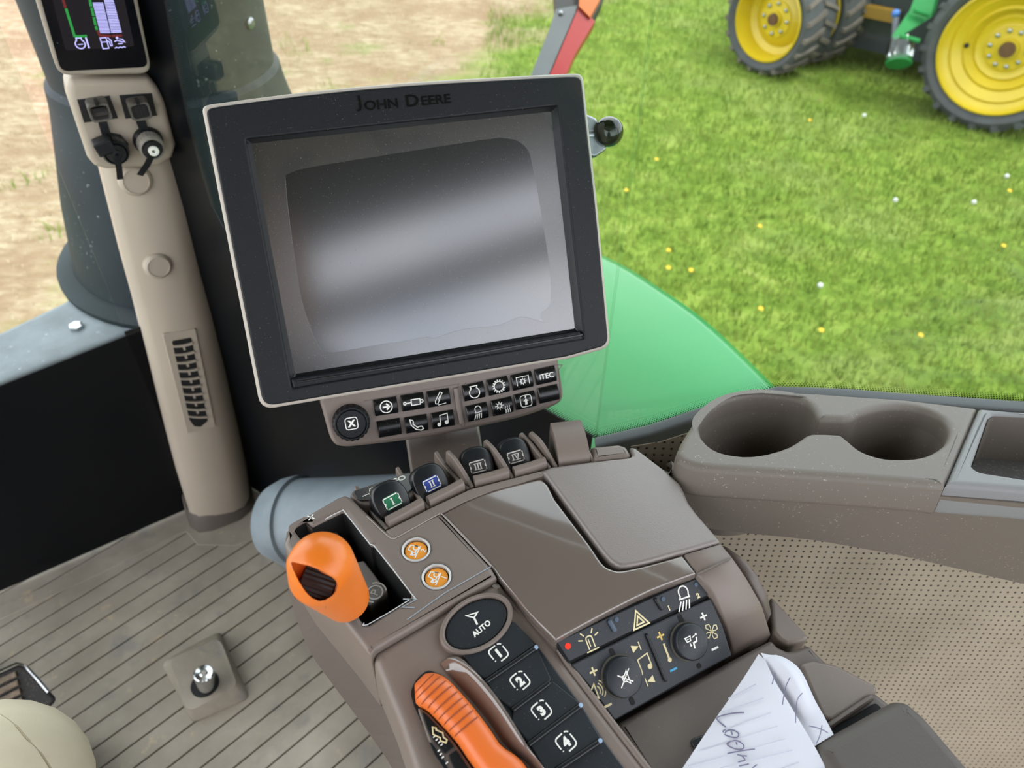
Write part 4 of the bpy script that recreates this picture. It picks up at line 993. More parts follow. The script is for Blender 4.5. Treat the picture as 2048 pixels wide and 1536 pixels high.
labels = [((783, 1001), 0, 1, green_l, 'I'), ((862, 966), 1, 2, blue_l, 'II'), ((955, 931), 3, 4, grey_l, 'III'), ((1030, 912), 4, 5, grey_l, 'IV')]
for (c, i, j, lm_, num) in labels:
    (a0, q0), (a1, q1) = bases[i], bases[j]
    uu = (q1-q0); uu.z = 0; wdt = uu.length; uu.normalize(); fwd = V((-uu.y, uu.x, 0))
    nP = (-fwd*.62 + Z*.78).normalized()
    midb = (q0+q1)/2 + fwd*.020
    cc = P(c[0], c[1], midb, fwd)
    FPd = Fr(cc, nP, uu)
    w2, h2 = wdt*.42, .0150
    sup = [(math.copysign(abs(math.cos(t))**.75, math.cos(t))*w2, math.copysign(abs(math.sin(t))**.8, math.sin(t))*h2) for t in (2*math.pi*k/40 for k in range(40))]
    pmb = MB()
    rings = []
    for h, k, dy in ((-.020, .95, -.004), (-.008, 1.0, 0), (-.002, .99, 0), (.0005, .93, 0), (.0012, .86, 0)): rings.append([FPd.w(x*k, y*k+dy, h) for x, y in sup])
    pmb.add(loft(rings), black_s)
    s0 = cc - nP*.016
    pmb.add(tube([s0, V((s0.x, s0.y, .665))+fwd*.004], [.010, .009], 12), black_s)
    pdl = pmb.build('valve_lever', con, 50)
    rot = .03
    lb = one(plate(FPd, [rrect(0, -.0008, .0128, .0100, .0018, rot)], .0008, .0016, .0002, 1), 'lever_label', lm_, pdl)
    ic = Icon(FPd, 0, -.0008, .005, rot, .0018, .16); ic.st([(-1.08, .82), (1.08, .82)]).st([(-1.08, -.82), (1.08, -.82)]).st([(-1.22, .7), (-1.08, .82)]).st([(-1.22, .70), (-1.22, .42)]).st([(-1.22, -.70), (-1.22, -.42)]).st([(1.22, .70), (1.22, .42)]).st([(1.22, -.70), (1.22, -.42)])
    ic.fill([(-1.28, .42), (-1.0, 0), (-1.28, -.42)]).fill([(1.28, .42), (1.28, -.42), (1.0, 0)])
    gl_ = 1.0
    wn = {'I': [0], 'II': [-.22, .22], 'III': [-.42, 0, .42], 'IV': [-.45]}[num]
    for x in wn: ic.st([(x, -.42), (x, .42)], False, .2)
    if num == 'IV': ic.st([(-.1, .42), (.2, -.42), (.5, .42)], False, .18)
    x0, x1 = {'I': (-.22, .22), 'II': (-.45, .45), 'III': (-.65, .65), 'IV': (-.7, .7)}[num]
    ic.st([(x0, .46), (x1, .46)], False, .1).st([(x0, -.46), (x1, -.46)], False, .1)
    one(ic.shape(), 'numeral_mark', white_p if lm_ is not grey_l else M('pale_print', srgb(200, 196, 190), .5), pdl, 0)
    # lip
    Lf = Fr(q0 + Z*.002, Z, uu); g = .0022; rings = []
    for k in range(9):
        a = g + (wdt-2*g)*k/8; lift = .0012*(k/8)**2 + .0015*max(0, k/8-.6); h = .0048+lift; dp = .008 if 0 < k < 8 else .006
        sec = [(-.0015, -.03), (.0000, -.003), (.0006, h*.55), (.002, h*.92), (.0042, h), (.0062, h*.86), (.0070, h*.4), (.006, -.03)]
        rings.append([Lf.w(a, y, z) for y, z in sec])
    one(loft(rings), 'finger_lip', taupe, con, 50)
# blank cover in the fifth slot
(a0, q0), (a1, q1) = bases[6], bases[7]
uu = (q1-q0); uu.z = 0; wdt = uu.length; uu.normalize(); fwd = V((-uu.y, uu.x, 0)); rings = []
for k in range(14):
    t = k/13*rad(112); y = .026 - .026*math.cos(t); z = .0155*math.sin(t)
    rings.append([q0 + uu*.0025 + fwd*y + Z*(z-.002), q0 + uu*(wdt-.0025) + fwd*y + Z*(z-.002)])
rr1 = [[r[0] for r in rings], [r[1] for r in rings]]
poly = [r for r in rr1[0]] + [rr1[0][-1] - Z*.04, rr1[0][0] - Z*.02]
one(prism(poly, uu*(wdt-.005)), 'blank_lever_cover', taupe, con, 40)
# status strip behind the first levers
FI = FC.off(-.004)
iso = [(698, 990), (706, 980), (818, 943), (828, 948), (860, 960), (800, 1010), (720, 1008)]
one(plate(FI, [fillet(px(iso, FI), .003)], -.05, 0, .002, 3), 'status_strip_frame', taupe_d, con)
iso2 = [(707, 988), (712, 983), (818, 947), (826, 951), (845, 962), (800, 1000), (722, 1003), (715, 1000)]
st_ = one(plate(FI, [fillet(px(iso2, FI), .002)], 0, .0012, .0004), 'status_strip', black_g, con)
sa, sb = V(FI.at(707, 988)), V(FI.at(820, 947)); srot = math.atan2((sb-sa).y, (sb-sa).x); vs, fs = text(FI, 'ISO', *FI.at(797, 961), .0060, srot, .0014, bold=.0002, sx=1.3); one((vs, fs), 'status_text', white_p, st_, 0)
ic = Icon(FI, 0, 0, 1, 0, .0014, .0007); q = lambda *p: [FI.at(x, y, .0014) for x, y in p]
ic.st(q((725, 993), (736, 988))).st(q((737, 989), (750, 984))).st(q((737, 987), (750, 982))).st(q((750, 983), (758, 979))).st(q((739, 983), (740, 977), (745, 976), (748, 979), (747, 981)))
ic.st(q((763, 966), (767, 973)), wd=.0008); one(ic.shape(), 'status_icon', white_p, st_, 0)

# --- keypad panel (sloping slightly to the rear)
nK = (-FWD*math.sin(rad(10)) + Z*math.cos(rad(10))).normalized()
oK = PH(995, 1156, CZ-.004); dK = PH(749, 1299, CZ-.004) - oK
FK = Fr(oK, nK, -dK)
# keep the whole upper edge in the plane
nK = (-dK).cross((FWD*math.cos(rad(10)) + Z*math.sin(rad(10)))).normalized(); FK = Fr(oK, nK if nK.z > 0 else -nK, -dK)
kf = [(994, 1158), (1050, 1216), (1108, 1282), (1136, 1326), (1300, 1540), (1420, 1700), (1250, 1800), (900, 1700), (835, 1560), (795, 1440), (768, 1375), (748, 1325), (752, 1302)]
kp = one(plate(FK, [fillet(px(kf, FK), [.001, .002, .002, .002, .002, .01, .01, .02, .03, .03, .02, .01, .003])], -.055, 0, .006, 5), 'keypad_panel', taupe, con, 45)
dpr = [(1135, 1325), (1300, 1540), (1310, 1536), (1145, 1322), (1112, 1278), (1104, 1284)]
one(tube([FK.w(*FK.at(x, y, 0), -.001) for x, y in ((1110, 1286), (1137, 1328), (1200, 1412), (1300, 1542), (1400, 1680))], .0022, 10), 'keypad_rail', taupe, con, 60)
ov = FK.at(953, 1249); a1_, a2_ = FK.at(953-80*.834, 1249+80*.552), FK.at(953+80*.834, 1249-80*.552)
A = V(a2_)-V(a1_); rot = math.atan2(A.y, A.x); ra = A.length/2; rb = ra*.66
orr = one(plate(FK, [circ(*ov, ra, 48, rb, rot), circ(*ov, ra*.86, 48, rb*.82, rot)], -.004, .0045, .0022, 4), 'auto_button_rim', taupe, con, 60)
ab = one(plate(FK, [circ(*ov, ra*.85, 48, rb*.81, rot)], -.004, .0022, .0012, 3), 'auto_button', slate, con, 60)
vs, fs = text(FK, 'AUTO', *FK.at(962, 1260), .0050, rot+.10, .0025, bold=.00018); one((vs, fs), 'auto_text', white_p, ab, 0)
ic = Icon(FK, *FK.at(948, 1238), .0044, rot+.10, .0025, .24); ic.st([(0, .5), (.35, -.55), (.95, .9)], True).st([(-.9, .75), (0, .5)]).st([(.1, -.3), (-.25, -1.05)]).st([(.95, .9), (-.9, .75)]) if False else ic.st([(-.75, .95), (.85, .3), (-.05, .0)], True).st([(-.05, 0), (-.35, -1.1)], False, .3); one(ic.shape(), 'auto_icon', white_p, ab, 0)
strip = [(1024, 1240), (1071, 1288), (1161, 1409), (1205, 1479), (1250, 1540), (1340, 1660), (1180, 1720), (1090, 1560), (1056, 1506), (1021, 1448), (986, 1396), (945, 1345), (921, 1313), (960, 1300), (1003, 1276)]
bs = one(plate(FK, [fillet(px(strip, FK), .003)], -.003, .0012, .0008, 3), 'button_bed', slate, con, 40)
seps = [((971, 1364), (1072, 1295), True), ((1024, 1421), (1100, 1364), False), ((1056, 1490), (1161, 1411), True), ((1112, 1541), (1200, 1482), True)]
btn = [[(924, 1313), (1003, 1278), (1026, 1243), (1071, 1292), (970, 1361), (946, 1343)], [(973, 1367), (1073, 1297), (1102, 1362), (1022, 1420), (988, 1394)], [(1025, 1424), (1104, 1364), (1160, 1409), (1056, 1487), (1023, 1446)], [(1059, 1492), (1162, 1413), (1200, 1479), (1112, 1538), (1091, 1545)]]
cen = [(997, 1306), (1040, 1362), (1083, 1421), (1132, 1484)]
for k, (bq, c) in enumerate(zip(btn, cen)):
    bt = one(plate(FK, [fillet(px(bq, FK), .0015)], .0005, .0026, .0007, 2), 'preset_button', slate, con, 40)
    cx, cy = FK.at(c[0], c[1], .003); r_ = rot+.06
    vs, fs = text(FK, str(k+1), cx, cy, .0074, r_, .0029, bold=.0005); one((vs, fs), 'preset_number', white_p, bt, 0)
    ic = Icon(FK, cx, cy, .0043, r_, .0029, .2)
    ic.st(fo([(.30, 1.15), (-1.15, 1.15), (-1.15, -.30)], .6)).st(fo([(-.45, -1.15), (1.15, -1.15), (1.15, .45)], .6)).st(fo([(.62, 1.13), (.98, 1.02), (1.13, .78)], .2)).st([(-1.1, -.58), (-1.06, -.72)])
    one(ic.shape(), 'preset_frame_mark', white_p, bt, 0)
for (a, b, led) in seps:
    pa, pb_ = V(FK.at(*a, .003)), V(FK.at(*b, .003)); d = (pb_-pa).normalized(); nn = V((-d.y, d.x))*.0014
    one(plate(FK, [fillet([tuple(pa-nn), tuple(pb_-nn), tuple(pb_+nn), tuple(pa+nn)], .0012)], .001, .0040, .0009, 3), 'divider_bar', black_s, con)
    if led: one(plate(FK, [circ(pb_.x, pb_.y, .0014, 12)], .001, .0044, .0006), 'indicator_lens', led_off, con)
# --- hand throttle
Lp = [(829, 1372), (830, 1392), (833, 1410), (857, 1427), (890, 1462), (915, 1491), (942, 1531), (985, 1590), (1020, 1640)]
Rp = [(852, 1349), (872, 1351), (896, 1365), (937, 1409), (966, 1446), (988, 1477), (1003, 1498), (1046, 1530), (1080, 1600)]
nK_ = 28; Lr = resample([FK.w(*FK.at(x, y)) for x, y in smooth_line(Lp, 5)], nK_); Rr = resample([FK.w(*FK.at(x, y)) for x, y in smooth_line(Rp, 5)], nK_)
rings = []
for k in range(nK_):
    l, r = Lr[k], Rr[k]; e = min(1, (k+.25)/4)**.5; hgt = .012*e; w_ = r-l; sec = []
    for j in range(13):
        t = math.pi*j/12; s = .5-.5*math.copysign(abs(math.cos(t))**.75, math.cos(t)); sec.append(l + w_*s + FK.n*(hgt*abs(math.sin(t))**.7 + .001))
    sec += [r - FK.n*.012, l - FK.n*.012]; rings.append(sec)
tm = MB(); tm.add(loft(rings), orange_t)
for k in range(9):
    t = 1.6+k*1.28; i = int(t); f = t-i; g = []
    for j in range(1, 10):
        a = rings[i][j].lerp(rings[min(i+1, nK_-1)][j], f)
        i2 = min(nK_-2, int(t+.5)); a = a.lerp(rings[i2+1][j], .18*(1-abs(j-5)/5)); g.append(a + FK.n*.0002)
    tm.add(tube(g, [.0001]+[.00042]*7+[.0001], 6), orange_dk)
th = tm.build('throttle_lever', con, 60)
gap = [FK.at(x, y) for x, y in smooth_line([(826, 1372), (828, 1412), (886, 1536), (930, 1660), (1090, 1660), (1052, 1531), (1005, 1494), (966, 1441), (937, 1404), (896, 1360), (872, 1346), (850, 1344)], 3, True)]
one(plate(FK, [gap], -.002, .0006, .0002, 1), 'throttle_slot', black_d, con, 20)
sp2 = [(833, 1414), (857, 1430), (888, 1463), (912, 1493), (940, 1534), (985, 1595), (940, 1640), (890, 1545), (856, 1480)]
sd = one(plate(FK, [fillet(px(sp2, FK), .002)], -.001, .0034, .001, 2), 'throttle_side_panel', taupe_d, con)
for (pts) in ([(842, 1424), (858, 1438), (885, 1468), (908, 1498), (890, 1512), (866, 1484), (855, 1464)], [(857, 1487), (864, 1490), (886, 1517), (905, 1560), (890, 1545), (868, 1512)], [(912, 1503), (938, 1542), (960, 1590), (930, 1590), (896, 1514)]):
    one(plate(FK, [fillet(px(pts, FK), .001)], .003, .0042, .0004, 1), 'throttle_side_button', black_s, sd)
ic = Icon(FK, *FK.at(877, 1474), .0042, rot-1.55+.35, .0046, .2); ic.st([(-1.3, .3), (-.8, .5), (-.7, .3), (.3, .5), (.7, .1), (1.3, .1), (1.4, -.3), (.6, -.5), (.4, -.2), (-.7, -.4)], True)
one(ic.shape(), 'engine_mark', cream_p, sd, 0)
for (x, y) in ((868, 1478), (873, 1484), (878, 1489), (883, 1494), (877, 1506), (881, 1513), (885, 1519), (893, 1530)):
    ic = Icon(FK, *FK.at(x, y), .0008, 0, .0046, .9); ic.st([(-1, 0), (1, .3)]); one(ic.shape(), 'text_fleck', white_p, sd, 0)
# guard ridge beside the throttle
Lg = [(880, 1328), (890, 1340), (912, 1366), (950, 1409), (980, 1447), (1002, 1480), (1020, 1500), (1056, 1530), (1090, 1585)]
Rg = [(906, 1312), (925, 1320), (945, 1342), (990, 1396), (1022, 1445), (1044, 1482), (1058, 1506), (1086, 1545), (1130, 1610)]
Lq = resample([FK.w(*FK.at(x, y)) for x, y in smooth_line(Lg, 4)], 24); Rq = resample([FK.w(*FK.at(x, y)) for x, y in smooth_line(Rg, 4)], 24); rings = []
for k in range(24):
    l, r = Lq[k], Rq[k]; w_ = r-l; e = min(1, (k+.3)/5)**.6; hgt = .012*e
    rings.append([l - FK.n*.006, l + FK.n*.001] + [l + w_*s + FK.n*(hgt*z) for s, z in ((.3, .45), (.52, .82), (.66, .97), (.76, 1.0), (.88, .88), (.97, .45), (1.0, .05))] + [r - FK.n*.006])
one(loft(rings), 'throttle_guard', taupe_g, con, 60)
# --- climate and radio panel, sloping to the rear
tA, tB = PH(1111, 1282, CZ-.005), PH(1394, 1153, CZ-.005)
dA = (tB-tA).normalized(); sl_ = rad(36)
back = V((dA.y, -dA.x, 0)); 
if back.dot(FWD) > 0: back = -back
vA = (-back*math.cos(sl_) + Z*math.sin(sl_)).normalized()
FA_ = Fr(tA, dA.cross(vA), dA)
ap = [(1110, 1281), (1250, 1216), (1394, 1152), (1420, 1190), (1446, 1252), (1466, 1312), (1350, 1376), (1226, 1445), (1180, 1380), (1137, 1327)]
one(plate(FA_, [px(ap, FA_)], -.05, -.0012, .0008), 'climate_panel_bed', black_d, con)
s1 = [(1113, 1283), (1250, 1219), (1392, 1156), (1418, 1189), (1280, 1254), (1138, 1323)]
s2_ = [(1141, 1329), (1280, 1260), (1420, 1196), (1444, 1253), (1462, 1311), (1345, 1374), (1228, 1440), (1184, 1380)]
hs = one(plate(FA_, [fillet(px(s1, FA_), .0015)], -.004, .0006, .0006), 'switch_strip', slate, con)
cp = one(plate(FA_, [fillet(px(s2_, FA_), .0015)], -.004, .0012, .0008), 'climate_panel', slate, con)
def AI(c, k, r=0.0, h=.0009, wd=.125): return Icon(FA_, *FA_.at(c[0], c[1], h), k, r, h, wd)
one(plate(FA_, [circ(*FA_.at(1135, 1292), .0020, 16)], .0, .0014, .0005), 'warning_light', red_led, hs)
ic = AI((1180, 1283), .0062); ic.st(fo([(-.35, -.7), (-.35, .55), (.35, .55), (.35, -.7)], .3)).st([(-.7, -.9), (.7, -.9)]).st([(-.1, -.5), (-.1, .3)], False, .1)
for a in (20, 55, 125, 160): ic.st([(.75*math.cos(rad(a)), .1+.75*math.sin(rad(a))), (1.25*math.cos(rad(a)), .1+1.25*math.sin(rad(a)))])
one(ic.shape(), 'beacon_icon', cream_p, hs, 0)
ic = AI((1278, 1239), .0062); ic.st([(-.95, -.75), (.95, -.75), (0, .95)], True, .16).st([(-.45, -.45), (.45, -.45), (0, .38)], True, .16); one(ic.shape(), 'hazard_icon', cream_p, hs, 0)
def lampicon(fr, c, k, r, h): 
    ic = Icon(fr, c[0], c[1], k, r, h, .13); ic.ring(.15, .5, .5, -30, 215, None, .55).st([(-.28, .22), (-.42, -.02), (.62, -.02), (.58, .25)])
    for j in range(4): ic.st([(-.35+.3*j, -.25), (-.85+.38*j, -1.05)])
    return ic
ic = lampicon(FA_, FA_.at(1367, 1196, .0009), .0072, -.1, .0009); one(ic.shape(), 'work_light_icon', white_p, hs, 0)
for (x, y, s_) in ((1338, 1216, '1'), (1396, 1191, '2')): vs, fs = text(FA_, s_, *FA_.at(x, y, .0009), .0045, 0, .0009, bold=.0002); one((vs, fs), 'switch_number', cream_p, hs, 0)
def bar(fr, a, b, wd, h0, h1, name, mat, parent):
    pa, pb_ = V(fr.at(*a, h1)), V(fr.at(*b, h1)); d = (pb_-pa).normalized(); nn = V((-d.y, d.x))*wd/2
    return one(plate(fr, [fillet([tuple(pa-nn), tuple(pb_-nn), tuple(pb_+nn), tuple(pa+nn)], wd*.45)], h0, h1, (h1-h0)*.4), name, mat, parent)
bar(FA_, (1219, 1240), (1233, 1264), .0030, 0, .0026, 'switch_divider', M('divider_grey', srgb(70, 84, 100), .4), hs)
bar(FA_, (1312, 1196), (1327, 1220), .0026, 0, .0026, 'switch_divider', black_s, hs)
for (x, y) in ((1232, 1239), (1325, 1198), (1391, 1169)): one(plate(FA_, [circ(*FA_.at(x, y), .0017, 14)], 0, .0011, .0004), 'indicator_lens', M('dim_lens', srgb(60, 78, 96), .3), hs)
bar(FA_, (1295, 1268), (1334, 1364), .0022, .0008, .0034, 'panel_divider', black_s, cp)
def knob(c, r):
    p = FA_.at(*c, .008); o = FA_.w(*p, 0)
    one(lathe(o, FA_.n, [(r*1.1, .0008), (r*1.06, .0018), (r*.98, .002)], 40), 'knob_seat', M('knob_dust', srgb(86, 82, 74), .9), cp)
    return one(lathe(o, FA_.n, [(r*.99, .001), (r, .006), (r*.97, .0074), (r*.9, .008), (.001, .0078)], 48), 'control_knob', slate, cp, 40)
k1 = knob((1250, 1355), .0125); k2 = knob((1386, 1284), .0118)
for (a, b) in (((1221, 1297), (1230, 1315)), ((1261, 1395), (1268, 1410)), ((1358, 1229), (1367, 1248)), ((1396, 1327), (1401, 1336))): bar(FA_, a, b, .0034, .001, .0016, 'knob_slot', black_d, cp)
ic = AI((1250, 1357), .005, 0, .0082, .14); ic.st([(-.3, -.35), (.05, -.35), (.5, -.8), (.5, .8), (.05, .35), (-.3, .35)], True).st([(-.9, -.85), (.95, .9)]).st([(-.8, .7), (.9, -.75)]); one(ic.shape(), 'mute_icon', white_p, k1, 0)
ic = AI((1386, 1284), .0046, 0, .0082, .14); ic.st([(-1, .9), (-.1, .9), (-.25, .3), (-.85, .3)], True).st([(-.8, .6), (-.3, .6)], False, .1).disc(.85, .8, .16).st([(.1, .6), (.65, .75)]).st([(.75, .45), (.6, -.1), (.05, -.15), (-.1, -.9)], False, .24).disc(-.45, -.3, .16).st([(-.5, -.3), (-.5, .1)]); one(ic.shape(), 'airflow_icon', white_p, k2, 0)
def mark(c, kind, mat, k=.0034, name='panel_mark', rot_=0.0):
    ic = AI(c, k, rot_, .0015, .22)
    if kind == '+': ic.st([(-.8, 0), (.8, 0)], False, .34).st([(0, -.8), (0, .8)], False, .34)
    elif kind == '-': ic.st([(-.8, 0), (.8, 0)], False, .42)
    elif kind == 'note': ic.st([(-.75, -.75), (-.75, .75), (.75, 1.0), (.75, -.5)], False, .16).disc(-1.0, -.8, .33).disc(.5, -.55, .33)
    elif kind == 'next': ic.fill([(-.9, .7), (.6, 0), (-.9, -.7)]).st([(.8, .8), (.8, -.8)], False, .2)
    elif kind == 'prev': ic.fill([(.9, .7), (.9, -.7), (-.6, 0)]).st([(-.8, .8), (-.8, -.8)], False, .2)
    elif kind == 'spk':
        ic.st([(-1.2, -.4), (-.8, -.4), (-.3, -.85), (-.3, .85), (-.8, .4), (-1.2, .4)], True, .18)
        for r_ in (.6, .95, 1.3): ic.ring(-.4, 0, r_, -50, 50, .16)
    elif kind == 'fan':
        for a in (20, 110, 200, 290): ic.st([(math.cos(rad(a+b_))*q_, math.sin(rad(a+b_))*q_) for b_, q_ in ((0, .12), (-28, .6), (-20, 1.05), (5, 1.2), (22, .95), (20, .5))], True, .13)
    elif kind == 'therm': ic.st([(0, 1.3), (0, -.8)], False, .3).disc(0, -1.05, .32)
    one(ic.shape(), name, mat, cp, 0)
mark((1187, 1343), '+', cream_p); mark((1197, 1380), 'spk', cream_p, .0052, 'volume_icon'); mark((1216, 1411), '-', cream_p)
mark((1272, 1295), 'next', cream_p, .0034, 'next_icon'); mark((1290, 1327), 'note', cream_p, .0052, 'music_icon'); mark((1300, 1361), 'prev', cream_p, .0034, 'previous_icon')
mark((1321, 1272), '+', yellow_p); mark((1334, 1305), 'therm', cream_p, .0046, 'temperature_icon'); mark((1347, 1339), '-', blue_p)
mark((1407, 1233), '+', white_p); mark((1423, 1263), 'fan', cream_p, .0047, 'fan_icon'); mark((1430, 1297), '-', white_p)

# --- curved end strips right of the climate panel
def strip_loft(L, R, name, mat, drop, thick=.03, smooth=60):
    """surface strip: L and R photo edges with heights falling along the strip"""
    n = 16; Lw = resample([PH(x, y, z) for (x, y), z in zip(L, drop)], n); Rw = resample([PH(x, y, z) for (x, y), z in zip(R, drop)], n); rings = []
    for l, r in zip(Lw, Rw):
        w_ = (r-l); ln = w_.length; d = w_/ln; b = min(.0015, ln*.2)
        rings.append([l - Z*thick, l - Z*b, l + d*b, r - d*b, r - Z*b, r - Z*thick])
    return one(loft(rings), name, mat, con, smooth)
drp = [CZ+.001, CZ+.001, CZ-.006, CZ-.024, CZ-.050]
strip_loft([(1367, 1110), (1394, 1147), (1424, 1180), (1449, 1240), (1468, 1308)], [(1444, 1088), (1466, 1114), (1493, 1154), (1524, 1208), (1542, 1268)], 'end_strip', taupe, drp)
strip_loft([(1446, 1090), (1468, 1114), (1495, 1154), (1524, 1205), (1538, 1236)], [(1462, 1100), (1487, 1115), (1515, 1148), (1537, 1192), (1543, 1226)], 'end_roll', taupe_d, [CZ-.004, CZ-.006, CZ-.012, CZ-.026, CZ-.044])
bar(Fr(PH(1420, 1130, CZ+.0016), Z, RGT), (1396, 1147), (1462, 1115), .0012, -.001, .0004, 'strip_seam', taupe_d, con)
fl = [(1536, 1190), (1616, 1279), (1608, 1286), (1584, 1294), (1572, 1295), (1556, 1286), (1543, 1270), (1540, 1236)]
FT = Fr(PH(1580, 1260, CZ-.052), Z, RGT)
one(plate(FT, [fillet(px(fl, FT), .003)], -.03, .004, .003, 3), 'side_flange', taupe, con)
# --- tray behind the panels and the padded rest
trz = FA_.w(*FA_.at(1350, 1376)).z - .003
FTr = Fr((0, 0, trz), Z, RGT); FTr = Fr(PH(1450, 1420, trz), Z, RGT)
tr_ = [(1228, 1446), (1350, 1378), (1467, 1315), (1544, 1276), (1556, 1290), (1574, 1299), (1588, 1298), (1618, 1285), (1640, 1308), (1668, 1335), (1730, 1365), (1800, 1420), (1960, 1560), (1800, 1800), (1450, 1800), (1300, 1560)]
one(plate(FTr, [fillet(px(tr_, FTr), .004)], -.05, 0, .005, 4), 'rear_tray', taupe_d, con, 50)
hump = [(1594, 1332), (1620, 1324), (1668, 1334), (1700, 1350), (1752, 1378), (1750, 1390), (1660, 1450), (1640, 1440)]
one(plate(FTr, [fillet(px(hump, FTr), .004)], -.002, .004, .003, 4), 'tray_flap', taupe, con, 50)
bar(FTr, (1655, 1452), (1748, 1389), .004, 0, .007, 'flap_grip', taupe_d, con)
bar(FTr, (1662, 1470), (1760, 1412), .006, -.001, .001, 'tray_groove', black_d, con)
FPad = Fr(PH(1750, 1480, trz+.012), Z, RGT)
pad = [(1720, 1700), (1655, 1560), (1614, 1499), (1720, 1440), (1782, 1406), (1808, 1408), (1845, 1440), (1930, 1540), (2010, 1640), (1900, 1800), (1500, 1800)]
one(plate(FPad, [fillet(px(pad, FPad), [.02, .01, .01, .01, .008, .008, .01, .01, .02, .03, .03])], -.04, .008, .009, 5), 'arm_pad', M('arm_pad_vinyl', srgb(78, 72, 67), .6, bump=(700, .3), var=(10, .05)), con, 60)
one(plate(FTr, [fillet(px([(1376, 1482), (1404, 1472), (1440, 1480), (1430, 1505), (1392, 1505)], FTr), .004)], 0, .0025, .001), 'tray_tab', black_s, con)

# ================================================================== folded paper
pp = thing('paper_note', 'folded sheet of lined white paper with handwriting lying on the armrest tray', 'paper', PH(1500, 1450, trz))
pz = trz + .010
o = PH(1500, 1440, pz)
FN = Fr(o, (V((-.05, -.22, 1))).normalized(), RGT)
def q3(pts, h=0.0): return [FN.w(*FN.at(x, y, h), h) for x, y in pts]
L_ = smooth_line([(1514, 1312), (1480, 1366), (1430, 1438), (1395, 1490), (1364, 1537), (1330, 1590), (1290, 1650)], 3)
R_ = smooth_line([(1524, 1330), (1545, 1377), (1570, 1415), (1592, 1451), (1615, 1492), (1639, 1537), (1670, 1600)], 3)
Lw = resample([FN.w(*FN.at(x, y), .004) for x, y in L_], 20); Rw = resample([FN.w(*FN.at(x, y), .010) for x, y in R_], 20)
def sheet(Lw, Rw, bulge, m=10):
    vs = []; n = len(Lw)
    for i in range(n):
        for j in range(m+1):
            t = j/m; vs.append(Lw[i].lerp(Rw[i], t) + FN.n*(bulge*math.sin(math.pi*t)*min(1, i/4) + .0006*math.sin(5*t+i*.7)))
    top = [[i*(m+1)+j, i*(m+1)+j+1, (i+1)*(m+1)+j+1, (i+1)*(m+1)+j] for i in range(n-1) for j in range(m)]
    nb = len(vs); vs2 = vs + [v - FN.n*.0003 for v in vs]
    return vs2, top + [[k+nb for k in f[::-1]] for f in top]
pmesh = MB(); pmesh.add(sheet(Lw, Rw, .002), paper)
# ruled lines on the front
rl = [((1474, 1373), (1512, 1367)), ((1449, 1411), (1526, 1396)), ((1420, 1450), (1542, 1424)), ((1398, 1490), (1556, 1452)), ((1378, 1520), (1570, 1477)), ((1410, 1538), (1585, 1500)), ((1470, 1538), (1597, 1524))]
def onsheet(x, y):
    return FN.w(*FN.at(x, y, .0095), .0095)
def surf(x, y):   # height of the front sheet under a photo point
    d = ray(x, y); best = None
    for i in range(19):
        a, b, c = Lw[i], Rw[i], Lw[i+1]
        n_ = (b-a).cross(c-a).normalized(); pt = P(x, y, a, n_); e = (b-a); t = (pt-a).dot(e)/e.dot(e)
        f = Lw[i+1].lerp(Rw[i+1], t) - Lw[i].lerp(Rw[i], t); s = (pt - Lw[i].lerp(Rw[i], t)).dot(f)/f.dot(f)
        if -.05 <= s <= 1.05 and -.1 <= t <= 1.1:
            return pt - d.normalized()*.0022*max(.2, math.sin(math.pi*min(1, max(0, t)))) - d.normalized()*.0009
    return onsheet(x, y)
def inkline(pts, wpx, mat, mb, n=3, sf=surf):
    pts = smooth_line(pts, n) if len(pts) > 2 else [tuple(V(pts[0]).lerp(V(pts[1]), k/6)) for k in range(7)]
    L3 = []
    for i, p in enumerate(pts):
        d = V(pts[min(i+1, len(pts)-1)]) - V(pts[max(i-1, 0)]); d = d.normalized() if d.length > 1e-6 else V((1, 0)); nn = V((-d.y, d.x))*wpx/2
        L3 += [sf(p[0]+nn.x, p[1]+nn.y), sf(p[0]-nn.x, p[1]-nn.y)]
    mb.add((L3, [[2*i, 2*i+1, 2*i+3, 2*i+2] for i in range(len(pts)-1)]), mat)
rulings = [((1474, 1385), (1512, 1368)), ((1452, 1421), (1527, 1396)), ((1432, 1452), (1542, 1425)), ((1398, 1492), (1465, 1455)), ((1465, 1455), (1556, 1452-1)), ((1378, 1524), (1480, 1490)), ((1480, 1490), (1571, 1477)), ((1400, 1560), (1585, 1500)), ((1440, 1566), (1598, 1524))]
rulings = [((1456, 1397), (1512, 1368)), ((1438, 1426), (1527, 1396)), ((1450, 1458), (1542, 1425)), ((1400, 1500), (1556, 1452)), ((1376, 1532), (1571, 1477)), ((1440, 1536), (1585, 1500)), ((1500, 1560), (1598, 1524))]
for a, b in rulings: inkline([a, b], 1.8, rulem, pmesh)
front = pmesh.build('front_sheet', pp, 50)
hm = MB()
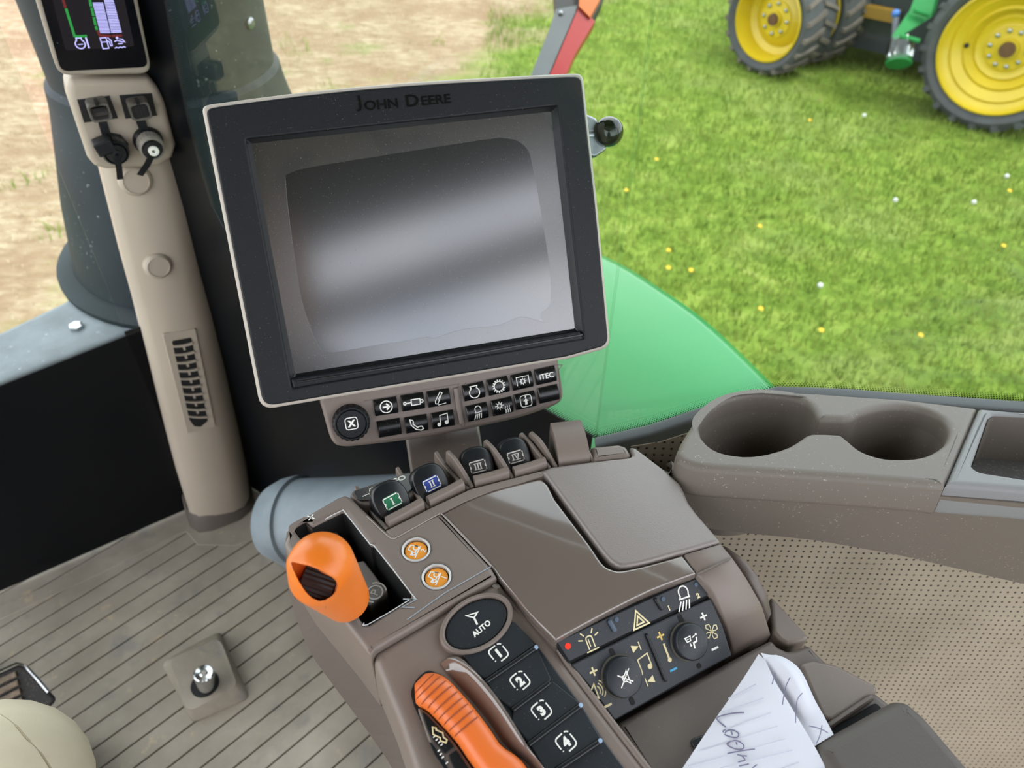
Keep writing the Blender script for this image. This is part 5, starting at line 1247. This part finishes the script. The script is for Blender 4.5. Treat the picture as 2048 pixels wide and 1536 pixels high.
for pts in ([(1488, 1425), (1470, 1426), (1452, 1429), (1436, 1434), (1434, 1438), (1440, 1445), (1452, 1454)],
            [(1447, 1469), (1455, 1461), (1466, 1460), (1477, 1467), (1474, 1475), (1462, 1474), (1450, 1469), (1446, 1462), (1452, 1459)],
            [(1462, 1462), (1465, 1470)],
            [(1454, 1489), (1462, 1482), (1476, 1482), (1487, 1490), (1485, 1498), (1472, 1498), (1459, 1493), (1454, 1487), (1462, 1481)],
            [(1472, 1484), (1474, 1490)],
            [(1455, 1507), (1480, 1502), (1510, 1498)], [(1474, 1509), (1484, 1512), (1490, 1520), (1484, 1522), (1476, 1524)], [(1480, 1511), (1494, 1512)], [(1478, 1532), (1498, 1528)], [(1505, 1536), (1514, 1529)]):
    inkline(pts, 2.6, penm, hm)
hm.build('handwriting', front, 0)
# folded back flap
flL = smooth_line([(1516, 1313), (1524, 1330), (1545, 1377), (1570, 1415), (1592, 1451), (1606, 1478), (1620, 1498)], 3)
flR = smooth_line([(1537, 1316), (1553, 1316), (1580, 1330), (1600, 1352), (1623, 1402), (1644, 1440), (1661, 1473)], 3)
Lf = resample([FN.w(*FN.at(x, y), .0085) for x, y in flL], 18); Rf = resample([FN.w(*FN.at(x, y), .006) for x, y in flR], 18)
fm_ = MB(); vs = []; mm_ = 8
for i in range(18):
    for j in range(mm_+1):
        t = j/mm_; vs.append(Lf[i].lerp(Rf[i], t) + FN.n*(.009*math.sin(math.pi*t)**2*math.sin(math.pi*min(1, i/13)) - .006*(1-t)*min(1, i/5)*math.sin(math.pi*min(1, i/17))))
nb = len(vs); tf = [[i*(mm_+1)+j, i*(mm_+1)+j+1, (i+1)*(mm_+1)+j+1, (i+1)*(mm_+1)+j] for i in range(17) for j in range(mm_)]
fm_.add((vs + [v - FN.n*.0003 for v in vs], tf + [[k+nb for k in f[::-1]] for f in tf]), paper)
flap = fm_.build('folded_flap', pp, 60)
hm = MB(); sf2 = lambda x, y: FN.w(*FN.at(x, y, .0155), .0155)
for pts in ([(1551, 1346), (1547, 1358), (1544, 1369)], [(1580, 1355), (1572, 1372), (1567, 1395), (1565, 1410)], [(1605, 1386), (1595, 1398), (1592, 1420), (1591, 1446)], [(1618, 1452), (1640, 1457), (1656, 1466)], [(1644, 1450), (1640, 1470), (1633, 1487)]):
    inkline(pts, 2.0, penm, hm, 3, sf2)
hm.build('handwriting', flap, 0)
# ================================================================== monitor
mc_ = [(403, 212), (1166, 146), (1223, 695), (520, 820)]
dd = [ray(*q) for q in mc_]
Amat = np.array([[dd[0][i], -dd[1][i], dd[2][i]] for i in range(3)]); sv = np.linalg.solve(Amat, np.array(dd[3])); sv = list(sv)+[1.0]
KM = .585
mp_ = [CAM + dd[i]*(sv[i]*KM) for i in range(4)]
mu = ((mp_[1]-mp_[0]) + (mp_[2]-mp_[3])).normalized(); mv = ((mp_[0]-mp_[3]) + (mp_[1]-mp_[2])).normalized()
FM = Fr(sum(mp_, V((0, 0, 0)))/4, mu.cross(mv), mu)
mon = thing('display_monitor', 'large black framed touchscreen monitor with a dusty switched-off screen', 'monitor', FM.o - V((0, 0, .12)))
def mpx(pts, h=0.0): return FM.ats(pts, h)
out_ = mpx([(402, 211)] + smooth_line([(430, 206), (600, 184), (800, 165), (1000, 153), (1140, 146)], 2) + [(1167, 146), (1195, 400), (1223, 695), (1140, 718), (900, 758), (700, 791), (521, 821), (460, 508)])
rad_ = [.009] + [0]*(len(out_)-1)
def cornered(pts, r, cs):
    return fillet(pts, [r if any((V(p)-V(c)).length < 1e-6 for c in cs) else 0 for p in pts])
cs = [out_[0], out_[10], out_[12], out_[16]]
cs = mpx([(402, 211), (1167, 146), (1223, 695), (521, 821)])
outline = cornered(out_, .011, cs); sc = mpx([(492, 279), (1115, 212), (1167, 676), (584, 776)])
one(plate(FM, [outline, fillet([(a*1.03, b*1.03) for a, b in sc], .0015)], -.034, 0, .003, 4), 'rim', rim_p, mon, 45, 'thin light grey rim')
cx, cy = sum(p[0] for p in out_)/len(out_), sum(p[1] for p in out_)/len(out_)
inner = [(x - math.copysign(.0028, x), y - math.copysign(.0028, y)) for x, y in out_]
cs2 = [(x - math.copysign(.0028, x), y - math.copysign(.0028, y)) for x, y in cs]
sc = mpx([(492, 279), (1115, 212), (1167, 676), (584, 776)])
scg = mpx([(503, 287), (1102, 223), (1150, 657), (590, 748)], -.007)
one(plate(FM, [cornered(inner, .0095, cs2), fillet(sc, .0015)], -.02, .0016, .0016, 3), 'bezel', black, mon, 45)
one(loft([[FM.w(a, b, .0004) for a, b in fillet(sc, .0015)], [FM.w(a, b, -.0072) for a, b in fillet(scg, .0015)]], False, False), 'screen_surround', black_s, mon, 60)
lipq = mpx([(580, 757), (1160, 662), (1168, 680), (586, 778)])
one(plate(FM, [fillet(lipq, .002)], -.008, .001, .002, 3), 'screen_sill', black, mon)
one(tube([FM.w(*FM.at(x, y), .0005) for x, y in ((592, 764), (860, 722), (1164, 669))], .0011, 8), 'sill_edge', black_s, mon)
big = [(a*1.02, b*1.02) for a, b in scg]
scn = one(plate(FM, [big], -.012, -.0072, .0004), 'screen', scr_m, mon)
fp = smooth_line([(571, 360), (580, 347), (620, 335), (760, 312), (972, 279), (1010, 277), (1036, 282), (1055, 298), (1064, 325), (1083, 430), (1100, 540), (1102, 590), (1098, 613), (1080, 630), (1090, 645), (1072, 640), (1040, 634), (1000, 650), (960, 655), (915, 661), (870, 676), (850, 674), (800, 684), (767, 688), (700, 700), (652, 706), (635, 688), (615, 640), (599, 577), (580, 450)], 3, True)
one(plate(FM, [[FM.at(x, y, -.007) for x, y in fp]], -.0072, -.0069, .0001, 1), 'screen_film', film_m, scn)
# raised maker's name on the bezel
tl, tr2 = V(FM.at(712, 212)), V(FM.at(905, 195)); base = (tl+tr2)/2; rt_ = math.atan2((tr2-tl).y, (tr2-tl).x); wid = (tr2-tl).length
m = MB()
cur = 0; dx_ = (tr2-tl).normalized(); items = []
for s_, sz in (('J', .0112), ('OHN', .0086), (' ', .004), ('D', .0112), ('EERE', .0086)):
    if s_ == ' ': cur += sz; continue
    vs, fs = text(Fr((0, 0, 0), Z, (1, 0, 0)), s_, 0, 0, sz, 0, 0, sx=1.2, bold=.0002); w_ = max(v.x for v in vs)-min(v.x for v in vs); hh_ = max(v.y for v in vs)-min(v.y for v in vs)
    items.append((s_, sz, cur+w_/2, hh_)); cur += w_+.0016
sc_ = wid/cur
for s_, sz, c_, hh_ in items:
    p = tl + dx_*c_*sc_; vs, fs = text(FM, s_, p.x, p.y + (hh_-.0080)/2, sz*min(1.1, sc_), rt_, .0017, .0005, sx=1.2, bold=.0002); m.add((vs, fs), black_g)
m.build('lettering', mon, 30)
# back housing and ball knob at the right
one(plate(FM, [rrect(0, 0, .22, .16, .02)], -.065, -.033, .01, 3), 'back_housing', black, mon)
FKb = FM.off(-.030)
kbp = FKb.at(1212, 266); kc = FKb.w(*kbp)
bk_ = one(plate(FKb, [fillet(FKb.ats([(1160, 225), (1190, 238), (1212, 300), (1188, 316), (1160, 310)]), .004)], -.006, .004, .002), 'knob_bracket', steel, mon)
one(sphere(kc + FKb.n*.006, .0128, 28, 18), 'ball_knob', black_g, mon, 60)
one(lathe(kc - FKb.u*.018, FKb.u, [(.005, 0), (.005, .012)], 16), 'knob_shaft', steel, mon)

# ================================================================== shortcut keypad under the monitor
FN2 = FM.off(-.012)
nav = thing('shortcut_keypad', 'curved taupe shortcut keypad with dial and black icon buttons under the monitor', 'keypad', FN2.w(*FN2.at(890, 830)))
hp_ = smooth_line([(640, 806), (645, 822), (655, 858), (663, 880), (674, 891), (695, 894), (717, 892), (790, 884), (864, 873), (950, 856), (1039, 836), (1090, 819), (1113, 810), (1124, 800), (1127, 785), (1124, 765), (1118, 728)], 3) + [(1116, 700), (900, 740), (640, 785)]
one(plate(FN2, [FN2.ats(hp_)], -.022, 0, .003, 4), 'housing', taupe, nav, 45)
FNb = FN2
def nb(pts, name, h0, h1, bev, mat, parent=nav, fr=.002): return one(plate(FNb, [fillet(FNb.ats(pts, h1), fr)], h0, h1, bev, 3), name, mat, parent, 45)
bor = Icon(FNb, 0, 0, 1, 0, .0002, .0008)
bor.st(smooth_line(FNb.ats([(735, 800), (742, 800), (905, 770), (914, 778), (922, 850), (916, 858), (752, 884)]), 3)).st(smooth_line(FNb.ats([(920, 775), (930, 768), (1110, 730), (1117, 740), (1121, 785), (1112, 800), (1040, 830), (938, 852), (930, 846), (920, 778)]), 2))
one(bor.shape(), 'panel_border', taupe_d, nav, 0)
one(tube([FNb.w(*FNb.at(x, y), .0002) for x, y in ((911, 776), (916, 812), (923, 846))], .0024, 10), 'centre_rib', taupe, nav)
dc = FNb.at(703, 847, .006); do = FNb.w(dc[0], dc[1], 0)
n = 80; rings = []
for h, r, k in ((.0, .0153, 0), (.001, .0150, 0), (.002, .0146, .05), (.007, .0140, .05), (.0085, .0132, 0), (.0086, .0122, 0), (.0075, .0119, 0)):
    rg = ringpts(do + FNb.n*h, FNb.n, r, n); rings.append([p + (p-(do+FNb.n*h))*(k if (i//2) % 2 else 0) for i, p in enumerate(rg)])
dial = one(loft(rings), 'rotary_dial', black, nav, 30)
one(lathe(do, FNb.n, [(.0118, .004), (.0117, .0084), (.011, .0092), (.001, .0093)], 40), 'dial_cap', black, dial, 40)
FD2 = FNb.off(.0095); c = FD2.at(703, 847); rot = -.02
ic = Icon(FD2, c[0], c[1], .0048, rot, .0001, .16); ic.st(rrect(0, 0, 2.0, 2.0, .5), True); one(ic.shape(), 'escape_frame_mark', white_p, dial, 0)
vs, fs = text(FD2, 'X', c[0], c[1], .0072, rot, .0001, bold=.0004); one((vs, fs), 'escape_mark', white_p, dial, 0)
B = {'direction': (772, 813), 'cylinder': (826, 804), 'pencil': (878, 796), 'engine': (948, 783), 'gear': (997, 772), 'pto': (1045, 762), 'itec': (1092, 751),
     'blank_left': (779, 856), 'phone': (833, 848), 'music': (886, 839), 'lights': (955, 824), 'climate': (1005, 813), 'info': (1051, 801), 'blank': (1098, 788)}
ul = V(FNb.at(772, 813, .002)); ur = V(FNb.at(878, 796, .002)); rL = math.atan2((ur-ul).y, (ur-ul).x)
vl = V(FNb.at(948, 783, .002)); vr = V(FNb.at(1092, 751, .002)); rR = math.atan2((vr-vl).y, (vr-vl).x)
dw = (ur-ul).length/2; dw2 = (vr-vl).length/3
bmat = M('keypad_black_button', srgb(15, 16, 18), .25, dust=(700, .70, DUST, .5))
for nme, (x, y) in B.items():
    r_ = rL if x < 910 else rR; wdt = (dw if x < 910 else dw2)*.86; ht = .0138
    cx, cy = FNb.at(x, y, .002)
    k = .0052; c_, s_ = math.cos(r_), math.sin(r_)
    rings = []
    for j in range(9):   # barrel shaped key
        yy = -ht/2 + ht*j/8; hz_ = .0012 + .0022*math.sin(math.pi*j/8)**.8
        def pt(a, b, h): return FNb.w(cx + a*c_ - b*s_, cy + a*s_ + b*c_, h)
        e = .0006
        rings.append([pt(-wdt/2, yy, -.002), pt(-wdt/2, yy, hz_-e), pt(-wdt/2+e, yy, hz_), pt(wdt/2-e, yy, hz_), pt(wdt/2, yy, hz_-e), pt(wdt/2, yy, -.002)])
    bt = one(loft(rings), 'shortcut_button', bmat, nav, 40)
    ic = Icon(FNb, cx, cy, k, r_, .0037, .16)
    if nme == 'direction': ic.ring(0, 0, .95).st([(-.55, 0), (.45, 0)], False, .26).st([(.05, .5), (.5, 0), (.05, -.5)], False, .26)
    elif nme == 'cylinder': ic.st([(-.3, -.45), (1.1, -.45), (1.1, .45), (-.3, .45)], True).st([(-.35, 0), (-1.2, 0)]).ring(-1.35, 0, .2).ring(1.35, 0, .22)
    elif nme == 'pencil': ic.st([(-.7, -.8), (-.35, -.85), (.55, .8), (.2, 1.0), (-.72, -.4)], True, .12).st([(-.35, -1.05), (1.0, -.9)], False, .1).st([(-.2, -.2), (.2, .5)], False, .1)
    elif nme == 'engine': ic.ring(0, -.15, .85, -240, 60).st([(-.42, .55), (-.6, .95), (.6, .95), (.42, .55)])
    elif nme == 'gear':
        ic.ring(0, 0, .8)
        for a in range(0, 360, 24): ic.st([(.82*math.cos(rad(a)), .82*math.sin(rad(a))), (1.12*math.cos(rad(a)), 1.12*math.sin(rad(a)))], False, .2)
    elif nme == 'pto':
        ic.st([(-1.05, -.6), (-1.05, .8), (1.05, .8), (1.05, -.6)], False, .12).ring(0, 0, .34, 0, 360, .14)
        for a in range(0, 360, 45): ic.st([(.36*math.cos(rad(a)), .36*math.sin(rad(a))), (.58*math.cos(rad(a)), .58*math.sin(rad(a)))], False, .14)
    elif nme == 'itec': ic.txt('iTEC', 0, 0, 1.25, .02)
    elif nme == 'phone': ic.st([(-1.0, .9), (-.55, .75), (-.45, .3), (-.6, .15), (.1, -.55), (.3, -.4), (.75, -.4), (1.0, -.85), (.6, -1.05), (-.2, -.8), (-.9, 0)], True)
    elif nme == 'music': ic.st([(-.5, -.6), (-.5, .8), (.75, 1.0), (.75, -.4)], False, .14).disc(-.75, -.65, .32).disc(.5, -.45, .32)
    elif nme == 'lights': ic = lampicon(FNb, (cx, cy), k, r_+.1, .0037)
    elif nme == 'climate':
        for a in range(0, 360, 45): ic.st([(-.55+.3*math.cos(rad(a)), .3+.3*math.sin(rad(a))), (-.55+.72*math.cos(rad(a)), .3+.72*math.sin(rad(a)))], False, .12)
        ic.ring(-.55, .3, .34)
        for j in range(3): ic.st(smooth_line([(.35+.35*j, -1.1), (.45+.35*j, -.7), (.3+.35*j, -.4), (.45+.35*j, 0)], 3), False, .12)
    elif nme == 'info': ic.st(rrect(0, 0, 1.9, 1.9, .5), True, .12).st([(0, -.65), (0, .1)], False, .4).fill([(-.45, -.05), (.45, -.05), (0, .45)]).disc(0, .65, .14)
    if ic.v: one(ic.shape(), 'button_icon', white_p, bt, 0)
# post carrying monitor and keypad
t0_ = FN2.w(*FN2.at(890, 850, -.030), -.030); b0_ = PH(905, 960, .675)
pv_ = (t0_-b0_).normalized(); FPo = Fr(t0_, RGT.cross(pv_), RGT)
if FPo.n.dot(CAM-t0_) < 0: FPo = Fr(t0_, -FPo.n, RGT)
po = FPo.ats([(808, 850), (955, 830), (976, 962), (829, 990)])
one(plate(FPo, [po], -.022, 0, .003, 4), 'support_post', taupe_d, con)
one(tube([FPo.w(*FPo.at(885, 850), -.012), FM.w(.0, -.07, -.070)], .014, 12), 'monitor_arm', black, con)

# ================================================================== cup holder console by the side window
cu_n = V((.03, .22, 1)).normalized()
FCu = Fr(PT(1650, 900, .58), cu_n, (1, 0, 0))
cc = thing('cup_holder_console', 'dusty taupe side console with two joined cup holders and an open tray', 'cup holder', FCu.o - V((0, 0, .2)))
hole = smooth_line([(1399, 850), (1402, 838), (1420, 819), (1445, 802), (1475, 792), (1510, 786), (1534, 786), (1560, 788), (1585, 792), (1607, 799), (1621, 808), (1631, 820), (1637, 832)], 2) + smooth_line([(1642, 835), (1670, 836), (1698, 837)], 2) + smooth_line([(1710, 832), (1724, 825), (1760, 815), (1800, 811), (1830, 814), (1855, 820), (1884, 834), (1898, 852), (1898, 868), (1888, 886), (1862, 903), (1838, 911), (1811, 914), (1780, 914), (1757, 911), (1735, 904), (1718, 895), (1698, 878), (1688, 870)], 2) + smooth_line([(1680, 866), (1650, 864), (1622, 864)], 2) + smooth_line([(1612, 867), (1578, 889), (1534, 903), (1500, 908), (1470, 907), (1439, 900), (1418, 887), (1404, 870)], 2)
topo_ = smooth_line([(1352, 905), (1358, 890), (1366, 874), (1395, 830), (1415, 810), (1439, 794), (1460, 785), (1483, 781)], 3) + [(1519, 779), (1629, 784), (1804, 796), (1957, 814), (1900, 952), (1891, 968)] + smooth_line([(1890, 969), (1800, 961), (1665, 951), (1560, 944), (1483, 939), (1410, 934), (1375, 926), (1358, 916)], 2)
one(plate(FCu, [FCu.ats(topo_), FCu.ats(hole)], -.030, 0, .006, 5), 'cup_deck', cupm, cc, 45)
hl = FCu.ats(hole)
def well(ctr, pxr):
    pass
hw = [FCu.w(a, b, -.004) for a, b in hl]; ca = sum(a for a, b in hl)/len(hl); cb = sum(b for a, b in hl)/len(hl)
one(loft([[FCu.w(ca+(a-ca)*1.02, cb+(b-cb)*1.03, -.006) for a, b in hl], [FCu.w(ca+(a-ca)*.97, cb+(b-cb)*.95, -.04) for a, b in hl], [FCu.w(ca+(a-ca)*.95, cb+(b-cb)*.90, -.085) for a, b in hl]], False, True), 'cup_well', cupm, cc, 50)
# channel between the two wells is shallow
ch = FCu.ats([(1632, 828), (1706, 832), (1690, 872), (1612, 870)])
one(plate(FCu, [fillet(ch, .003)], -.09, -.022, .003), 'cup_bridge', cupm, cc)
tro = FCu.ats([(1959, 815), (2048, 823), (2350, 850), (2350, 1010), (2048, 978), (1893, 966)]); trh = FCu.ats([(1988, 829), (2048, 832), (2300, 850), (2290, 985), (2048, 955), (1957, 941), (1946, 930), (1978, 836)])
one(plate(FCu, [tro, fillet(trh, .006)], -.03, 0, .005, 4), 'tray_deck', cupg, cc, 45)
th_ = fillet(trh, .006)
ca2 = sum(a for a, b in th_)/len(th_); cb2 = sum(b for a, b in th_)/len(th_)
one(loft([[FCu.w(a, b, -.002) for a, b in th_], [FCu.w(ca2+(a-ca2)*.97, cb2+(b-cb2)*.95, -.045) for a, b in th_]], False, False), 'tray_wall', cupm, cc, 50)
one(flat(FCu, [[(ca2+(a-ca2)*.975, cb2+(b-cb2)*.96) for a, b in th_]], -.044), 'tray_liner', feltm, cc, 0)
# side body below the deck
top2 = [(1350, 908)] + [(1362, 921), (1375, 927), (1410, 936), (1483, 941), (1560, 946), (1665, 953), (1800, 963), (1893, 971), (2048, 984), (2350, 1015)]
tw = resample([FCu.w(*FCu.at(x, y)) for x, y in top2], 30)
bot = [(1340, 1035), (1366, 1047), (1390, 1052), (1420, 1058), (1500, 1067), (1629, 1080), (1720, 1096), (1811, 1113), (1930, 1141), (2048, 1168), (2350, 1240)]
yp = FCu.w(*FCu.at(1650, 952)).y + .012
bw = resample([P(x, y, (0, yp-.012, 0), (0, -1, 0)) for x, y in bot], 30)
back_ = V((0, .06, 0)); rings = []; print('deck', FCu.w(*FCu.at(1519, 779)), FCu.w(*FCu.at(1957, 814)), FCu.w(*FCu.at(1665, 951)), bw[15])
ins = FCu.n*-.02
A_ = [p + FCu.n*-.012 + V((0, .002, 0)) for p in tw]; B_ = [a.lerp(b, .25) for a, b in zip(A_, bw)]; C_ = [a.lerp(b, .95) for a, b in zip(A_, bw)]
D_ = [b + V((0, .004, -.001)) for b in bw]; E_ = [b + V((0, .05, 0)) for b in bw]
one(loft([[p + FCu.n*-.028 + V((0, .02, 0)) for p in tw], [p + FCu.n*-.012 + V((0, .006, 0)) for p in tw], A_, B_, C_, bw, D_, E_], False, False, False), 'side_body', cupm, cc, 60)
# front closing cheek of the body
ck = [FCu.w(*FCu.at(x, y), -.012) for x, y in ((1352, 905), (1366, 874), (1395, 830), (1439, 794), (1483, 781))]
lowr = [p + V((-.004, 0, -.16)) for p in ck]
one(loft([ck, [p + V((-.006, -.002, -.03)) for p in ck], lowr], False, False, False), 'front_cheek', cupm, cc, 60)

# ================================================================== grey housing low behind the armrest
gh = thing('duct_housing', 'blurred blue-grey rounded plastic housing low between pillar foot and armrest', 'housing', PH(600, 1060, 0))
tA_, dA_ = .98, None
c0 = PT(560, 1040, 1.10); c1h = PT(800, 1030, 1.02)
axh = (c1h-c0).normalized(); R0 = 78*1.10/1500
upx = CU
def ellr(c, ry, rz):
    u = CF.cross(axh).normalized() if False else axh.cross(Z).normalized(); w_ = u.cross(axh)
    return [c + u*(rz*math.cos(2*math.pi*i/32)) + w_*(ry*math.sin(2*math.pi*i/32)) for i in range(32)]
prof = [(-.022, .25), (-.018, .6), (-.006, .9), (.012, 1.02), (.03, 1.06), (.036, 1.06), (.038, .98), (.10, .95), (.30, .9)]
one(loft([ellr(c0 + axh*h, R0*k, R0*k*1.1) for h, k in prof]), 'housing', grey_duct, gh, 50)
lo_ = c0 - Z*.055
one(loft([[PH(x, y, z) for x, y in ((540, 1080), (600, 1040), (760, 1060), (800, 1180), (640, 1180), (552, 1125))] for z in (.0015, .04)] + [[p + Z*.11 for p in [PH(x, y, .0) for x, y in ((560, 1075), (600, 1050), (740, 1060), (780, 1160), (650, 1160), (565, 1110))]]]), 'foot', grey_duct, gh, 60)

# ================================================================== driver's leg
per = thing('person', "person's bent knee in khaki trousers at the bottom left corner", 'person', V((-.45, .40, 0)))
K = PT(-80, 1648, .545)
bm = bmesh.new()
hip = V((-.04, -.30, .56)); knee = K; ank = V((K.x-.16, K.y+.12, .13)); 
def chain(pts, rr_, n=24):
    rings = []; P_ = smooth_line(pts, 6); Rr_ = smooth_line([(r, 0) for r in rr_], 6)
    for i, p in enumerate(P_):
        d = V(P_[min(i+1, len(P_)-1)]) - V(P_[max(i-1, 0)]); rings.append(ringpts(p, d, Rr_[i][0]*(1+.012*math.sin(i*2.1)), n, None, (.2, .1, 1) if abs(d.normalized().z) < .8 else (0, 1, .1)))
    return loft(rings)
leg = chain([hip, hip.lerp(knee, .5)+V((0, 0, .01)), knee.lerp(hip, .12), knee + V((-.012, .03, -.04)), knee.lerp(ank, .35), knee.lerp(ank, .75), ank], [.105, .095, .078, .074, .066, .062, .060])
me = bpy.data.meshes.new('tmp'); me.from_pydata([tuple(v) for v in leg[0]], [], leg[1])
bm.from_mesh(me); bmesh.ops.recalc_face_normals(bm, faces=bm.faces); bm.to_mesh(me); bm.free()
lego = one(([v.co.copy() for v in me.vertices], [list(p.vertices) for p in me.polygons]), 'trousers', khaki, per, 80)
from mathutils.bvhtree import BVHTree
bv = BVHTree.FromPolygons([v for v in leg[0]], leg[1])
for ln in ([(0, 1428), (28, 1448), (52, 1476), (76, 1500), (100, 1536), (112, 1560)],):
    pts = []
    for q in smooth_line(ln, 4):
        h = bv.ray_cast(CAM, ray(*q).normalized())
        if h[0] is not None: pts.append(h[0] + h[1]*(.0004 if h[1].dot(CF) < 0 else -.0004))
    if len(pts) > 3: one(tube(pts, .0007, 6), 'trouser_seam', M('seam_thread', srgb(160, 148, 124), .9), lego)
sd_ = [PT(x, y, .49) for x, y in ((-10, 1440), (40, 1482), (90, 1520), (130, 1560))]
tb = []  # unseen upper body, added to darken the reflection in the monitor screen
for (x, y, z, rx, ry) in ((-.10, -.34, .50, .18, .14), (-.10, -.36, .60, .18, .14), (-.10, -.37, .75, .165, .12), (-.10, -.37, .92, .19, .125), (-.10, -.37, 1.05, .21, .12), (-.10, -.37, 1.12, .19, .10), (-.10, -.36, 1.165, .11, .075), (-.10, -.35, 1.19, .062, .062), (-.10, -.345, 1.24, .058, .062), (-.10, -.33, 1.27, .066, .085), (-.10, -.325, 1.33, .075, .098), (-.10, -.33, 1.39, .078, .100), (-.10, -.34, 1.44, .066, .086), (-.10, -.345, 1.475, .035, .045), (-.10, -.345, 1.483, .005, .006)):
    x += .13; tb.append([V((x+rx*math.cos(a), y+ry*math.sin(a), z)) for a in (2*math.pi*i/32 for i in range(32))])
one(loft(tb[:8]), 'jacket', M('dark_jacket', srgb(52, 54, 60), .9), per, 80)
one(loft(tb[7:]), 'head', M('skin', srgb(196, 150, 124), .6), per, 80)
FS2 = ank
toe = V((ank.x-.09, ank.y+.13, .03))
rings = []
for t, w_, h_ in ((0, .030, .05), (.15, .040, .06), (.4, .043, .05), (.7, .045, .036), (.92, .036, .026), (1.0, .018, .016)):
    c_ = V((ank.x, ank.y, 0)).lerp(V((toe.x, toe.y, 0)), t*1.25-.22); d_ = V((toe.x-ank.x, toe.y-ank.y, 0)).normalized(); s_ = V((-d_.y, d_.x, 0))
    rings.append([c_ + s_*(w_*math.cos(a)) + Z*(.0015+h_+h_*math.sin(a)) for a in (2*math.pi*i/20 for i in range(20))])
one(loft(rings), 'shoe', shoem, per, 60)
one(tube([V((ank.x, ank.y, .16)), V((ank.x, ank.y, .07))], [.045, .04], 16), 'ankle', M('sock', srgb(60, 60, 64), .9), per)

# ================================================================== view
scene.view_settings.view_transform = 'Standard'; scene.view_settings.look = 'None'; scene.view_settings.gamma = 1; scene.view_settings.exposure = EXPOSURE
scene.view_settings.use_curve_mapping = False
scene.cycles.use_denoising = True
scene.cycles.max_bounces = 8; scene.cycles.diffuse_bounces = 4; scene.cycles.transparent_max_bounces = 16
scene.cycles.caustics_reflective = False; scene.cycles.caustics_refractive = False
